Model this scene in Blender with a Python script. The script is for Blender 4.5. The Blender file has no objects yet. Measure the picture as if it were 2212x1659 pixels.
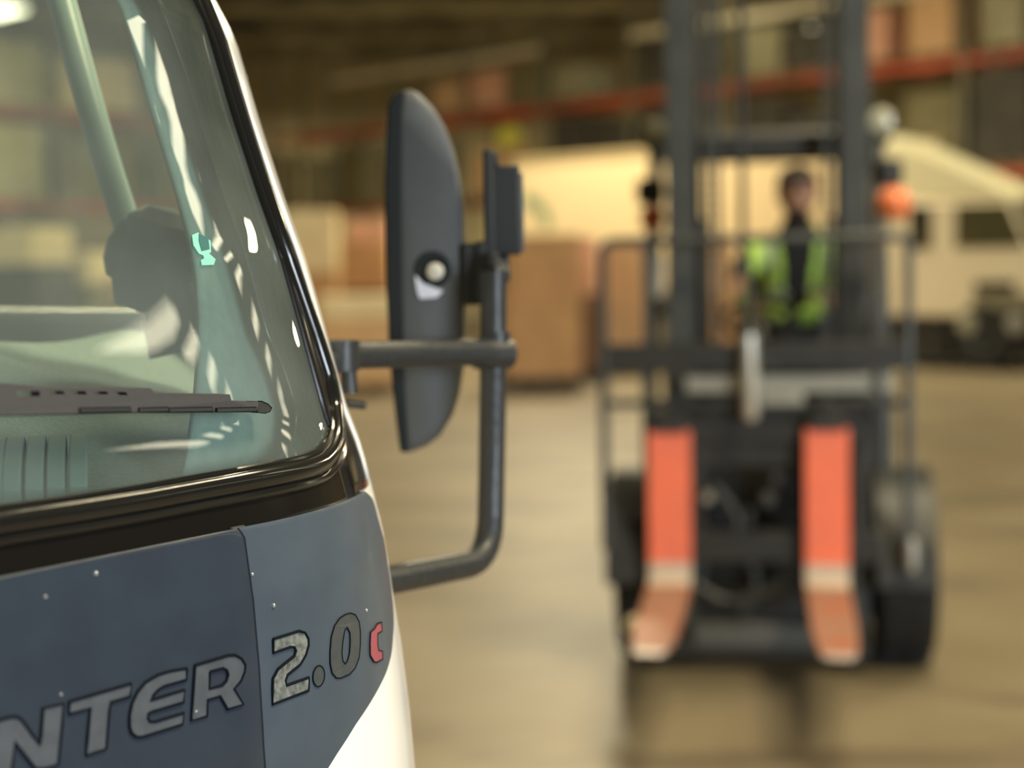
import bpy, bmesh, math, random
from mathutils import Vector, Matrix
from mathutils.geometry import tessellate_polygon
random.seed(7)
SC = bpy.context.scene
COL = SC.collection
PI = math.pi
R_ = math.radians

# ------------------------------------------------------------------ camera
FPX = 3440.0
CAMZ = 1.57
PITCH = R_(4.48)
ROLL = R_(1.0)
cam_d = bpy.data.cameras.new('camera')
cam = bpy.data.objects.new('camera', cam_d)
COL.objects.link(cam)
cam_d.sensor_width = 36
cam_d.lens = FPX / 2212 * 36
cam_d.clip_start = 0.02
cam_d.clip_end = 200
CM = Matrix.Translation((0, 0, CAMZ)) @ Matrix.Rotation(PI / 2 - PITCH, 4, 'X') @ Matrix.Rotation(-ROLL, 4, 'Z')
cam.matrix_world = CM
cam_d.dof.use_dof = True
cam_d.dof.focus_distance = 1.19
cam_d.dof.aperture_fstop = (cam_d.lens / 1000) / 0.0185
cam_d.dof.aperture_blades = 0
SC.camera = cam
CR = CM.to_3x3()


def ray(px, py):
    return (CR @ Vector(((px - 1106) / FPX, (829.5 - py) / FPX, -1))).normalized()


def at(px, py, Y):
    d = ray(px, py)
    return Vector((0, 0, CAMZ)) + d * (Y / d.y)


# ------------------------------------------------------------------ world, exposure
SC.view_settings.view_transform = 'Standard'
SC.view_settings.look = 'None'
SC.view_settings.gamma = 1
SC.view_settings.use_curve_mapping = False
SC.view_settings.exposure = 0.4
SC.cycles.use_denoising = True
SC.cycles.max_bounces = 8
SC.cycles.transparent_max_bounces = 16
SC.cycles.sample_clamp_indirect = 4
W = bpy.data.worlds.new('hall_air')
SC.world = W
W.use_nodes = True
W.node_tree.nodes['Background'].inputs[0].default_value = (0.75, 0.72, 0.55, 1)
W.node_tree.nodes['Background'].inputs[1].default_value = 0.20


def area(name, loc, target, sx, sy, power, color):
    l = bpy.data.lights.new(name, 'AREA')
    l.shape = 'RECTANGLE'
    l.size, l.size_y, l.energy, l.color = sx, sy, power, color
    o = bpy.data.objects.new(name, l)
    COL.objects.link(o)
    o.location = loc
    o.rotation_euler = (Vector(target) - Vector(loc)).to_track_quat('-Z', 'Y').to_euler()
    return o


# daylight entering by the open dock door behind the camera, on the right
area('dock_daylight', (7.4, -6.9, 2.3), (-0.5, 1.0, 1.2), 3.4, 3.6, 760, (0.80, 0.90, 1.0))
# added overhead fill lights without lamp bodies; some brighten the back walls and forks
for (lx, ly, p) in ((-5, 12, 350), (2.4, 6.0, 300), (3.6, 1.2, 520), (12, 17, 900), (1, 24, 900), (-11, 30, 700), (-8, 52, 1600), (10, 50, 2000), (22, 40, 1200)):
    area('added_overhead_fill', (lx, ly, 7.45), (lx, ly, 0), 1.8, 1.8, p, (1.0, 0.86, 0.56))


# ------------------------------------------------------------------ materials
MATS = {}


def mat(name, col, rough=0.5, metal=0.0, noise=None, bump=0.0, spec=0.5, coat=0.0, emit=None, scale=8.0, scl=None):
    """col plain, or mottled towards noise=(colour, amount)."""
    if name in MATS:
        return MATS[name]
    m = bpy.data.materials.new(name)
    m.use_nodes = True
    nt = m.node_tree
    b = nt.nodes['Principled BSDF']
    b.inputs['Base Color'].default_value = (*col, 1)
    b.inputs['Roughness'].default_value = rough
    b.inputs['Metallic'].default_value = metal
    b.inputs['Specular IOR Level'].default_value = spec
    b.inputs['Coat Weight'].default_value = coat
    b.inputs['Coat Roughness'].default_value = 0.06
    tc = nt.nodes.new('ShaderNodeTexCoord')
    nz = nt.nodes.new('ShaderNodeTexNoise')
    nz.inputs['Scale'].default_value = scale
    nz.inputs['Detail'].default_value = 5
    if scl:
        mp = nt.nodes.new('ShaderNodeMapping')
        mp.inputs['Scale'].default_value = scl
        nt.links.new(tc.outputs['Object'], mp.inputs[0])
        nt.links.new(mp.outputs[0], nz.inputs['Vector'])
    else:
        nt.links.new(tc.outputs['Object'], nz.inputs['Vector'])
    c2, amt = noise if noise else (tuple(min(1, c * 0.8) for c in col), 0.35)
    rp = nt.nodes.new('ShaderNodeMapRange')
    rp.inputs[1].default_value, rp.inputs[2].default_value = 0.38, 0.66
    rp.inputs[3].default_value, rp.inputs[4].default_value = 0, amt
    nt.links.new(nz.outputs[0], rp.inputs[0])
    mx = nt.nodes.new('ShaderNodeMix')
    mx.data_type = 'RGBA'
    mx.inputs[6].default_value = (*col, 1)
    mx.inputs[7].default_value = (*c2, 1)
    nt.links.new(rp.outputs[0], mx.inputs[0])
    nt.links.new(mx.outputs[2], b.inputs['Base Color'])
    if bump:
        bp = nt.nodes.new('ShaderNodeBump')
        bp.inputs['Strength'].default_value = bump
        bp.inputs['Distance'].default_value = 0.01
        nt.links.new(nz.outputs[0], bp.inputs['Height'])
        nt.links.new(bp.outputs[0], b.inputs['Normal'])
    if emit:
        b.inputs['Emission Color'].default_value = (*emit[0], 1)
        b.inputs['Emission Strength'].default_value = emit[1]
    MATS[name] = m
    return m


def glass_mat(name, tint, film, film_amt, fres=1.0, rough=0.0):
    """thin pane: tinted see-through + mirror by angle + a pale film for dust and painted reflection haze"""
    m = bpy.data.materials.new(name)
    m.use_nodes = True
    nt = m.node_tree
    for n in list(nt.nodes):
        nt.nodes.remove(n)
    out = nt.nodes.new('ShaderNodeOutputMaterial')
    tr = nt.nodes.new('ShaderNodeBsdfTransparent')
    tr.inputs[0].default_value = (*tint, 1)
    gl = nt.nodes.new('ShaderNodeBsdfGlossy')
    gl.inputs['Roughness'].default_value = rough
    df = nt.nodes.new('ShaderNodeBsdfDiffuse')
    df.inputs[0].default_value = (*film, 1)
    nz = nt.nodes.new('ShaderNodeTexNoise')
    nz.inputs['Scale'].default_value = 7
    tc = nt.nodes.new('ShaderNodeTexCoord')
    nt.links.new(tc.outputs['Object'], nz.inputs['Vector'])
    ma = nt.nodes.new('ShaderNodeMath')
    ma.operation = 'MULTIPLY'
    ma.inputs[1].default_value = film_amt * 2
    nt.links.new(nz.outputs[0], ma.inputs[0])
    m1 = nt.nodes.new('ShaderNodeMixShader')
    nt.links.new(ma.outputs[0], m1.inputs[0])
    nt.links.new(tr.outputs[0], m1.inputs[1])
    nt.links.new(df.outputs[0], m1.inputs[2])
    fr = nt.nodes.new('ShaderNodeFresnel')
    fr.inputs[0].default_value = 1.5
    mf = nt.nodes.new('ShaderNodeMath')
    mf.operation = 'MULTIPLY'
    mf.inputs[1].default_value = fres
    mf.use_clamp = True
    nt.links.new(fr.outputs[0], mf.inputs[0])
    m2 = nt.nodes.new('ShaderNodeMixShader')
    nt.links.new(mf.outputs[0], m2.inputs[0])
    nt.links.new(m1.outputs[0], m2.inputs[1])
    nt.links.new(gl.outputs[0], m2.inputs[2])
    nt.links.new(m2.outputs[0], out.inputs[0])
    return m


# ------------------------------------------------------------------ mesh helpers
def finish(bm, name, m, parent=None, smooth=True, bevel=0.0, segs=2, local=None, angle=35):
    """link bm as one object; bm is in world coordinates unless local matrix given"""
    bmesh.ops.recalc_face_normals(bm, faces=bm.faces)
    me = bpy.data.meshes.new(name)
    bm.to_mesh(me)
    bm.free()
    for mm in (m if isinstance(m, (list, tuple)) else [m]):
        me.materials.append(mm)
    o = bpy.data.objects.new(name, me)
    COL.objects.link(o)
    if parent is not None:
        o.parent = parent
    if bevel:
        md = o.modifiers.new('b', 'BEVEL')
        md.width = bevel
        md.segments = segs
        md.limit_method = 'ANGLE'
    if smooth:
        for p in me.polygons:
            p.use_smooth = True
        me.set_sharp_from_angle(angle=R_(angle))
    return o


def box(bm, x0, x1, y0, y1, z0, z1, M=None, mi=0):
    vs = [bm.verts.new((x, y, z)) for x in (x0, x1) for y in (y0, y1) for z in (z0, z1)]
    if M is not None:
        for v in vs:
            v.co = M @ v.co
    for f in ((0, 1, 3, 2), (4, 6, 7, 5), (0, 4, 5, 1), (2, 3, 7, 6), (0, 2, 6, 4), (1, 5, 7, 3)):
        bm.faces.new([vs[i] for i in f]).material_index = mi
    return vs


def tube(bm, pts, r, n=12, rr=None, caps=True, mi=0, M=None):
    pts = [Vector(p) for p in pts]
    if M is not None:
        pts = [M @ p for p in pts]
    rings = []
    up = None
    for i, p in enumerate(pts):
        a = pts[max(i - 1, 0)]
        b = pts[min(i + 1, len(pts) - 1)]
        t = (b - a).normalized()
        if up is None:
            up = t.orthogonal().normalized()
        else:
            up = (up - t * up.dot(t)).normalized()
        side = t.cross(up)
        ri = rr[i] if rr else r
        rings.append([bm.verts.new(p + (up * math.cos(2 * PI * k / n) + side * math.sin(2 * PI * k / n)) * ri) for k in range(n)])
    for i in range(len(rings) - 1):
        for k in range(n):
            bm.faces.new((rings[i][k], rings[i][(k + 1) % n], rings[i + 1][(k + 1) % n], rings[i + 1][k])).material_index = mi
    if caps:
        bm.faces.new(rings[0][::-1]).material_index = mi
        bm.faces.new(rings[-1]).material_index = mi


def lathe(bm, prof, n=28, M=None, mi=0):
    """prof: (r, h) pairs about local Z"""
    M = M or Matrix.Identity(4)
    rings = []
    for (r, h) in prof:
        if r < 1e-6:
            rings.append([bm.verts.new(M @ Vector((0, 0, h)))])
        else:
            rings.append([bm.verts.new(M @ Vector((r * math.cos(2 * PI * k / n), r * math.sin(2 * PI * k / n), h))) for k in range(n)])
    for a, b in zip(rings, rings[1:]):
        if len(a) == 1 and len(b) == 1:
            continue
        for k in range(n):
            k2 = (k + 1) % n
            if len(a) == 1:
                f = bm.faces.new((a[0], b[k2], b[k]))
            elif len(b) == 1:
                f = bm.faces.new((a[k], a[k2], b[0]))
            else:
                f = bm.faces.new((a[k], a[k2], b[k2], b[k]))
            f.material_index = mi


def prism(bm, poly, h0, h1, M, mi=0):
    """poly in local XY, extruded h0..h1 in local Z through M"""
    a = [bm.verts.new(M @ Vector((x, y, h0))) for x, y in poly]
    b = [bm.verts.new(M @ Vector((x, y, h1))) for x, y in poly]
    n = len(poly)
    bm.faces.new(a[::-1]).material_index = mi
    bm.faces.new(b).material_index = mi
    for k in range(n):
        bm.faces.new((a[k], a[(k + 1) % n], b[(k + 1) % n], b[k])).material_index = mi


def fillet(pts, rad, seg=6):
    """round the inner corners of a polyline"""
    pts = [Vector(p) for p in pts]
    out = [pts[0]]
    for i in range(1, len(pts) - 1):
        p, a, b = pts[i], pts[i - 1], pts[i + 1]
        da, db = (a - p), (b - p)
        r = min(rad, da.length * .49, db.length * .49)
        A, B = p + da.normalized() * r, p + db.normalized() * r
        for k in range(seg + 1):
            t = k / seg
            out.append(A * (1 - t) ** 2 + p * 2 * t * (1 - t) + B * t * t)
    out.append(pts[-1])
    return out


def thing(name, label, cat, M=None, group=None):
    o = bpy.data.objects.new(name, None)
    COL.objects.link(o)
    if M is not None:
        o.matrix_world = M
    o.empty_display_size = 0.2
    tag(o, label, cat, group)
    return o


def tag(o, label, cat, group=None):
    o['label'] = label
    o['category'] = cat
    if group:
        o['group'] = group
    return o


def struct(o):
    o['kind'] = 'structure'
    return o


# ================================================================== THE HALL
def floor_mat():
    m = mat('floor_concrete', (0.235, 0.195, 0.125), rough=0.45, noise=((0.165, 0.128, 0.075), 0.9), scale=0.9, bump=0.02)
    nt = m.node_tree
    b = nt.nodes['Principled BSDF']
    old = b.inputs['Base Color'].links[0].from_socket
    tc = nt.nodes.new('ShaderNodeTexCoord')
    mp = nt.nodes.new('ShaderNodeMapping')
    mp.inputs['Scale'].default_value = (0.5, 1.1, 1)
    mp.inputs['Rotation'].default_value = (0, 0, 0.5)
    nt.links.new(tc.outputs['Object'], mp.inputs[0])
    nz = nt.nodes.new('ShaderNodeTexNoise')
    nz.inputs['Scale'].default_value = 1.3
    nz.inputs['Detail'].default_value = 3
    nz.inputs['Distortion'].default_value = 0.6
    nt.links.new(mp.outputs[0], nz.inputs['Vector'])
    rp = nt.nodes.new('ShaderNodeMapRange')
    rp.inputs[1].default_value, rp.inputs[2].default_value = 0.52, 0.64
    rp.inputs[3].default_value, rp.inputs[4].default_value = 0, 0.65
    nt.links.new(nz.outputs[0], rp.inputs[0])
    mx = nt.nodes.new('ShaderNodeMix')
    mx.data_type = 'RGBA'
    nt.links.new(rp.outputs[0], mx.inputs[0])
    nt.links.new(old, mx.inputs[6])
    mx.inputs[7].default_value = (0.095, 0.075, 0.05, 1)
    nt.links.new(mx.outputs[2], b.inputs['Base Color'])
    return m


def shell():
    bm = bmesh.new()
    box(bm, -32, 34, -12, 62, -0.2, 0)
    struct(finish(bm, 'floor', floor_mat(), smooth=False))
    wallm = mat('wall_sheet', (0.36, 0.31, 0.18), rough=0.8, scale=0.5, noise=((0.22, 0.19, 0.11), 0.8))
    ceilm = mat('ceiling_sheet', (0.26, 0.24, 0.15), rough=0.8, scale=0.6, noise=((0.05, 0.045, 0.03), 0.9))
    for nm, a in (('wall_back', (-32, 34, 62, 62.3, 0, 9.5)), ('wall_left', (-32.3, -32, -12, 62, 0, 9.5)),
                  ('wall_right', (34, 34.3, -12, 62, 0, 9.5))):
        bm = bmesh.new()
        box(bm, *a)
        struct(finish(bm, nm, wallm, smooth=False))
    bm = bmesh.new()   # front wall, with the dock door opening left free
    for a in ((-32, 4.6, -12.3, -12, 0, 9.5), (12.6, 34, -12.3, -12, 0, 9.5), (4.6, 12.6, -12.3, -12, 5.2, 9.5)):
        box(bm, *a)
    struct(finish(bm, 'wall_front', wallm, smooth=False))
    bm = bmesh.new()
    box(bm, -32, 34, -12, 62, 9.5, 9.7)
    for k in range(12):
        y = -9 + k * 6.2
        box(bm, -32, 34, y, y + 0.18, 9.05, 9.5)
    struct(finish(bm, 'ceiling', ceilm, smooth=False))


shell()

LAMP = mat('lamp_tube', (0.9, 0.88, 0.75), emit=((1.0, 0.93, 0.66), 5.0))
LAMPBODY = mat('lamp_housing', (0.5, 0.48, 0.40), rough=0.5)


def ceiling_lamp(x, y, z, az, label, group, L=1.25, wd=0.34):
    M = Matrix.Translation((x, y, z)) @ Matrix.Rotation(az, 4, 'Z')
    t = thing('ceiling_lamp', label, 'lamp', M, group)
    bm = bmesh.new()
    prism(bm, [(-wd / 2, 0), (-wd / 3, 0.09), (wd / 3, 0.09), (wd / 2, 0)], -L / 2, L / 2, Matrix.Rotation(PI / 2, 4, 'X'))
    finish(bm, 'housing', LAMPBODY, t, smooth=False)
    bm = bmesh.new()
    box(bm, -wd / 2 + .02, wd / 2 - .02, -L / 2 + .03, L / 2 - .03, -0.03, -0.002)
    finish(bm, 'diffuser', LAMP, t, smooth=False)
    bm = bmesh.new()
    for s in (-1, 1):
        tube(bm, [(0, s * L * .4, .09), (0, s * L * .4, 9.5 - z)], .006, 6)
    finish(bm, 'hanger', LAMPBODY, t)


# ================================================================== THE NEAR TRUCK
ALPHA = R_(36)
U = Vector((math.sin(ALPHA), math.cos(ALPHA), 0))
WV = Vector((-math.cos(ALPHA), math.sin(ALPHA), 0))
RC = 0.36          # corner radius of the cab front
FW = 1.06          # straight width of the front
KS = 0.35          # sideways share of the lean
# tangent point at the belt: camera ray through (795,1050), 1.38 m away
_d = ray(795, 1050)
_h = Vector((_d.x, _d.y, 0)).normalized()
_T = _h * 1.38
_nrm = Vector((_h.y, -_h.x, 0))          # outward (to the right of the ray)
O = _T - _nrm * RC - WV * RC             # circle centre is O + WV*RC
SIL = [(452, 0), (499, 90), (553, 271), (608, 427), (647, 550), (692, 713), (745, 875), (769, 957),
       (797, 1058), (823, 1154), (844, 1300), (861, 1404), (877, 1528), (887, 1659)]
LZ = []
for (sx, sy) in SIL:
    d = ray(sx, sy)
    h = Vector((d.x, d.y, 0)).normalized()
    n = Vector((h.y, -h.x, 0))
    C0 = O + WV * RC
    # (C0 + L*(WV - KS*U)) . n = -RC
    L = (-RC - C0.dot(n)) / (WV - U * KS).dot(n)
    C = C0 + (WV - U * KS) * L
    t = C.dot(h)
    z = CAMZ + d.z / math.hypot(d.x, d.y) * t
    LZ.append((z, L))
LZ.sort()
ZLO, ZHI = LZ[0][0], LZ[-1][0]
# smooth the sampled lean into a quadratic-ish table
_sm = []
for i, (z, L) in enumerate(LZ):
    if 0 < i < len(LZ) - 1:
        L = (LZ[i - 1][1] + 2 * L + LZ[i + 1][1]) / 4
    _sm.append((z, L))
LZ = _sm


def lean(z):
    if z <= LZ[0][0]:
        k = (LZ[2][1] - LZ[0][1]) / (LZ[2][0] - LZ[0][0])
        return LZ[0][1] + (z - LZ[0][0]) * k * 0.4
    if z >= LZ[-1][0]:
        k = (LZ[-1][1] - LZ[-3][1]) / (LZ[-1][0] - LZ[-3][0])
        return LZ[-1][1] + (z - LZ[-1][0]) * k
    for (a, la), (b, lb) in zip(LZ, LZ[1:]):
        if a <= z <= b:
            return la + (lb - la) * (z - a) / (b - a)


def S(s, z, off=0.0):
    """point of the cab skin: s runs along the front to the right and round the corner to the side"""
    if s > RC * PI / 2:
        u, w, nu, nw, k = RC, RC + s - RC * PI / 2, 1, 0, 1
    elif s > 0:
        a = s / RC
        u, w, nu, nw, k = RC * math.sin(a), RC * (1 - math.cos(a)), math.sin(a), -math.cos(a), 1
    elif s > -FW:
        u, w, nu, nw, k = s, 0, 0, -1, 1 + 2 * s / FW
    elif s > -FW - RC * PI / 2:
        a = (-FW - s) / RC
        u, w, nu, nw, k = -FW - RC * math.sin(a), RC * (1 - math.cos(a)), -math.sin(a), -math.cos(a), -1
    else:
        u, w, nu, nw, k = -FW - RC, RC + (-FW - s) - RC * PI / 2, -1, 0, -1
    if -0.7 < s <= 0:
        k = 1
    elif -FW < s <= -0.7:
        k = 1 - 2 * (-0.7 - s) / (FW - 0.7)
    L = lean(z)
    p = O + U * (u + nu * off - KS * L * k) + WV * (w + nw * off + L)
    return Vector((p.x, p.y, z))


def proj(p):
    q = CR.transposed() @ (Vector(p) - Vector((0, 0, CAMZ)))
    return 1106 + q.x / -q.z * FPX, 829.5 - q.y / -q.z * FPX


def inv(px, py, off=0.0):
    """pixel -> (s, z) on the skin, by Newton iteration; right of the outline it returns the outline"""
    s, z = -0.3, 1.4
    for it in range(60):
        x, y = proj(S(s, z, off))
        ex, ey = px - x, py - y
        if abs(ex) + abs(ey) < 0.05:
            break
        e = 1e-4
        x1, y1 = proj(S(s + e, z, off))
        x2, y2 = proj(S(s, z + e, off))
        a, b, c, d = (x1 - x) / e, (x2 - x) / e, (y1 - y) / e, (y2 - y) / e
        det = a * d - b * c
        if abs(det) < 1e3:
            det = 1e3 if det >= 0 else -1e3
        ds, dz = (d * ex - b * ey) / det, (-c * ex + a * ey) / det
        ds = max(-0.05, min(0.05, ds))
        dz = max(-0.05, min(0.05, dz))
        s, z = s + ds * .8, z + dz * .8
        # stay on the visible side of the outline
        hh = S(s, z)
        lim = RC * (ALPHA - math.atan2(hh.x, hh.y)) - 0.002
        s = min(s, lim)
    return s, z


def curve(pxs, n=24, off=0.0):
    """pixel polyline -> n+1 evenly spread (s,z) samples"""
    q = [inv(*p, off) for p in pxs]
    d = [0]
    for a, b in zip(q, q[1:]):
        d.append(d[-1] + math.hypot(b[0] - a[0], b[1] - a[1]))
    out = []
    for k in range(n + 1):
        t = d[-1] * k / n
        i = 0
        while i < len(d) - 2 and d[i + 1] < t:
            i += 1
        f = (t - d[i]) / max(1e-9, d[i + 1] - d[i])
        out.append((q[i][0] + (q[i + 1][0] - q[i][0]) * f, q[i][1] + (q[i + 1][1] - q[i][1]) * f))
    return out


def patch(name, A, B, m, parent, off=0.0, th=0.004, cols=24, smooth=True, hole=None, bevel=0.0):
    """solid sheet between two (s,z) curves A and B of equal length"""
    bm = bmesh.new()
    g = []
    for a, b in zip(A, B):
        row = []
        for k in range(cols + 1):
            t = k / cols
            s, z = a[0] + (b[0] - a[0]) * t, a[1] + (b[1] - a[1]) * t
            row.append((bm.verts.new(S(s, z, off)), s, z))
        g.append(row)
    for i in range(len(g) - 1):
        for k in range(cols):
            c = [g[i][k], g[i][k + 1], g[i + 1][k + 1], g[i + 1][k]]
            if hole and hole(sum(v[1] for v in c) / 4, sum(v[2] for v in c) / 4):
                continue
            try:
                bm.faces.new([v[0] for v in c])
            except ValueError:
                pass
    bmesh.ops.recalc_face_normals(bm, faces=bm.faces)
    # orient outwards
    f = bm.faces[:][0] if len(bm.faces) else None
    bm.faces.ensure_lookup_table()
    loose = [v for v in bm.verts if not v.link_faces]
    bmesh.ops.delete(bm, geom=loose, context='VERTS')
    fs = bm.faces[:]
    mid = fs[len(fs) // 2]
    cen = O + WV * 0.6 - U * 0.5 + Vector((0, 0, 1.3))
    if mid.normal.dot(mid.calc_center_median() - cen) < 0:
        bmesh.ops.reverse_faces(bm, faces=fs)
    me = bpy.data.meshes.new(name)
    bm.to_mesh(me)
    bm.free()
    me.materials.append(m)
    o = bpy.data.objects.new(name, me)
    COL.objects.link(o)
    o.parent = parent
    if th:
        md = o.modifiers.new('t', 'SOLIDIFY')
        md.thickness = th
        md.offset = -1
    if bevel:
        md = o.modifiers.new('b', 'BEVEL')
        md.width = bevel
        md.segments = 3
        md.limit_method = 'ANGLE'
        md.angle_limit = R_(50)
    for p in me.polygons:
        p.use_smooth = True
    return o


def sweep(name, sz, r, m, parent, off=0.0, n=10, flat=1.0):
    bm = bmesh.new()
    tube(bm, [S(s, z, off) for s, z in sz], r, n)
    return finish(bm, name, m, parent)


M_WHITE = mat('truck_white_paint', (0.90, 0.90, 0.89), rough=0.22, coat=0.6, noise=((0.86, 0.86, 0.85), 0.3), scale=2)
M_BLUE = mat('truck_slate_panel', (0.030, 0.042, 0.062), rough=0.32, coat=0.3, noise=((0.024, 0.033, 0.050), 0.6), scale=30)
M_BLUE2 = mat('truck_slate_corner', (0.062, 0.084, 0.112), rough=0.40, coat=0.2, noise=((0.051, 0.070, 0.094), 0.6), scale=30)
M_BLACKG = mat('gloss_black_surround', (0.010, 0.009, 0.008), rough=0.16, coat=0.2)
M_RUBBER = mat('black_rubber', (0.012, 0.012, 0.011), rough=0.14, coat=0.15)
M_MATTE = mat('matt_black_plastic', (0.018, 0.020, 0.021), rough=0.6)
M_FRIT = mat('black_glass_border', (0.018, 0.026, 0.022), rough=0.25)
M_TRIM = mat('grey_cab_trim', (0.30, 0.40, 0.38), rough=0.75, noise=((0.22, 0.30, 0.28), 0.5), scale=60)
M_DASH = mat('grey_green_dashboard', (0.25, 0.33, 0.32), rough=0.8, noise=((0.19, 0.26, 0.25), 0.6), scale=260, bump=0.3)
M_TEAL = mat('grab_bar_plastic', (0.33, 0.48, 0.47), rough=0.35)

truck = thing('delivery_truck', 'white truck cab with slate blue front panel lettered NTER 2.0, filling the left foreground', 'truck',
              Matrix.Translation((O.x, O.y, 0)))
TI = truck.matrix_world.inverted()


def tr_fix():
    """geometry above is in world space: shift it into the truck's frame"""
    for o in list(truck.children):
        o.matrix_parent_inverse = TI


ZTOP = 2.32
SIDE_END = RC * PI / 2 + 1.22
ptop = curve([(0, 1235), (260, 1188), (512, 1135), (660, 1092), (790, 1050)], 30)      # top edge of the slate panels
seal_px = [(0, 1098), (150, 1077), (297, 1054), (420, 1032), (529, 1013), (600, 1000), (650, 989), (680, 977), (700, 957), (712, 928), (712, 885),
           (698, 820), (677, 753), (645, 660), (606, 550)]
seal = [inv(*p) for p in seal_px]
S_SEAL = seal[-1][0]
S_W = S_SEAL + 0.034


def SW(z):
    return 0.236 - 0.044 * max(0, min(1, (z - 1.38) / 0.38))
zg0 = seal[0][1]
# interpolation helpers in s


def lut(tab, s):
    tab = sorted(tab)
    if s <= tab[0][0]:
        return tab[0][1]
    for (a, za), (b, zb) in zip(tab, tab[1:]):
        if s <= b:
            return za + (zb - za) * (s - a) / max(1e-9, b - a)
    return tab[-1][1]


SL = -FW + 0.02        # far (left) edge of the front fields
ZGT = 2.06             # top of the windscreen


def flat(z, s0, s1, n=30):
    return [(s0 + (s1 - s0) * k / n, z) for k in range(n + 1)]


zp0 = ptop[0][1]
pt_tab = [(SL, zp0)] + ptop
# -- white painted shell below the belt, both sides round
E0, E1 = -FW - RC * PI / 2 - 1.22, SIDE_END
A = [(E0 + (E1 - E0) * k / 90, 0.55) for k in range(91)]
B = [(a[0], zp0 - 0.004) for a in A]
patch('lower_shell', A, B, M_WHITE, truck, off=0.004, th=0.02, cols=40)
# -- white pillars and sides above the belt, door windows cut out


def win_r(s, z):
    return S_W + 0.085 < s < RC * PI / 2 + 0.95 and 1.53 < z < 2.12


def win_l(s, z):
    a = -FW - s - RC * PI / 2
    return 0.02 < a < 0.95 and 1.50 < z < 2.12


A = [(SW(zp0) + (E1 - SW(zp0)) * k / 80, zp0) for k in range(81)]
A, B = [], []
for k in range(61):
    z = zp0 + (ZTOP - zp0) * k / 60
    A.append((SW(z), z))
    B.append((E1, z))
patch('near_side_shell', A, B, M_WHITE, truck, off=0.004, th=0.03, cols=90, hole=win_r)
A = [(E0 + (-FW - 0.24 - E0) * k / 70, zp0) for k in range(71)]
B = [(a[0], ZTOP) for a in A]
patch('far_side_shell', A, B, M_WHITE, truck, th=0.03, cols=50, hole=win_l)
A = [(-FW - 0.24 + (S_W + FW + 0.24) * k / 50, ZGT) for k in range(51)]
B = [(a[0], ZTOP) for a in A]
patch('roof_header', A, B, M_WHITE, truck, th=0.03, cols=10)
# -- gloss black surround of the windscreen
zs_tab = [(SL, seal[0][1])] + [q for q in seal if q[0] < S_SEAL - 0.001] + [(S_SEAL, seal[9][1])]
N = 60
lo, hi = [], []
for k in range(N + 1):
    s = -FW - 0.24 + (S_SEAL + FW + 0.24) * k / N
    lo.append((s, lut(pt_tab, s) - 0.006))
    hi.append((s, lut(zs_tab, s) - 0.001))
patch('lower_surround', lo, hi, M_BLACKG, truck, off=0.003, th=0.012, cols=8)
lo, hi = [], []
for k in range(61):
    z = lut(pt_tab, S_SEAL) - 0.006 + (ZTOP - 0.1 - lut(pt_tab, S_SEAL)) * k / 60
    lo.append((S_SEAL - 0.002, z))
    hi.append((SW(z) + .001, z))
patch('pillar_surround', lo, hi, M_BLACKG, truck, off=0.003, th=0.012, cols=8)
lo = [(-FW - 0.24, z) for s, z in lo]
hi = [(-FW - 0.17, z) for s, z in hi]
patch('far_pillar_surround', lo, hi, M_BLACKG, truck, off=0.003, th=0.012, cols=4)
# -- windscreen
M_GLASS = glass_mat('windscreen_glass', (0.80, 0.90, 0.80), (0.58, 0.68, 0.64), 0.13, 2.0)  # pale film colour holds the haze of reflections as well as dust
lo, hi = [], []
for k in range(81):
    s = -FW - 0.17 + (S_SEAL + FW + 0.17) * k / 80
    lo.append((s, lut(zs_tab, s)))
    hi.append((s, ZGT))
patch('windshield', lo, hi, M_GLASS, truck, off=-0.001, th=0, cols=60)
frit_px = [(560, 1003), (600, 993), (628, 972), (644, 940), (648, 905), (647, 875), (620, 790), (586, 721), (553, 600), (506, 459), (408, 152), (347, 0)]
fl = curve(frit_px, 60)
dz = (fl[-1][1] - fl[-8][1]) / 7
ds = (fl[-1][0] - fl[-8][0]) / 7
fl += [(fl[-1][0] + ds * k, fl[-1][1] + dz * k) for k in range(1, 30) if fl[-1][1] + dz * k < ZGT]
fr = []
for k, (s, z) in enumerate(fl):
    if k < 24:
        fr.append((max(s, S_SEAL - 0.10 + 0.10 * min(1, k / 14)), max(lut(zs_tab, max(s, S_SEAL - 0.10 + 0.10 * min(1, k / 14))), zs_tab[0][1]) if k < 14 else max(z, seal[9][1])))
    else:
        fr.append((S_SEAL, z))
patch('glass_border', fl, fr, M_FRIT, truck, off=-0.0035, th=0.001, cols=6)
# -- rubber mouldings round the glass
path = [(SL, seal[0][1])] + [(SL + (seal[0][0] - SL) * k / 12, seal[0][1]) for k in range(1, 12)] + curve(seal_px, 60) + \
    [(S_SEAL, seal[-1][1] + (ZGT - seal[-1][1]) * k / 14) for k in range(1, 15)]
sweep('seal_lip', path, 0.0028, M_RUBBER, truck, off=0.002, n=10)
low = [(s + (0.010 if z > zp0 + 0.06 else 0.0), z - 0.0085 if z < zp0 + 0.06 else z) for s, z in path]
sweep('seal_moulding', low, 0.0085, M_RUBBER, truck, off=0.0015, n=14)
low2 = [(s + (0.022 if z > zp0 + 0.06 else 0.0), z - 0.0185 if z < zp0 + 0.06 else z) for s, z in path]
sweep('outer_moulding', low2, 0.0035, M_RUBBER, truck, off=0.0035, n=10)
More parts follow.
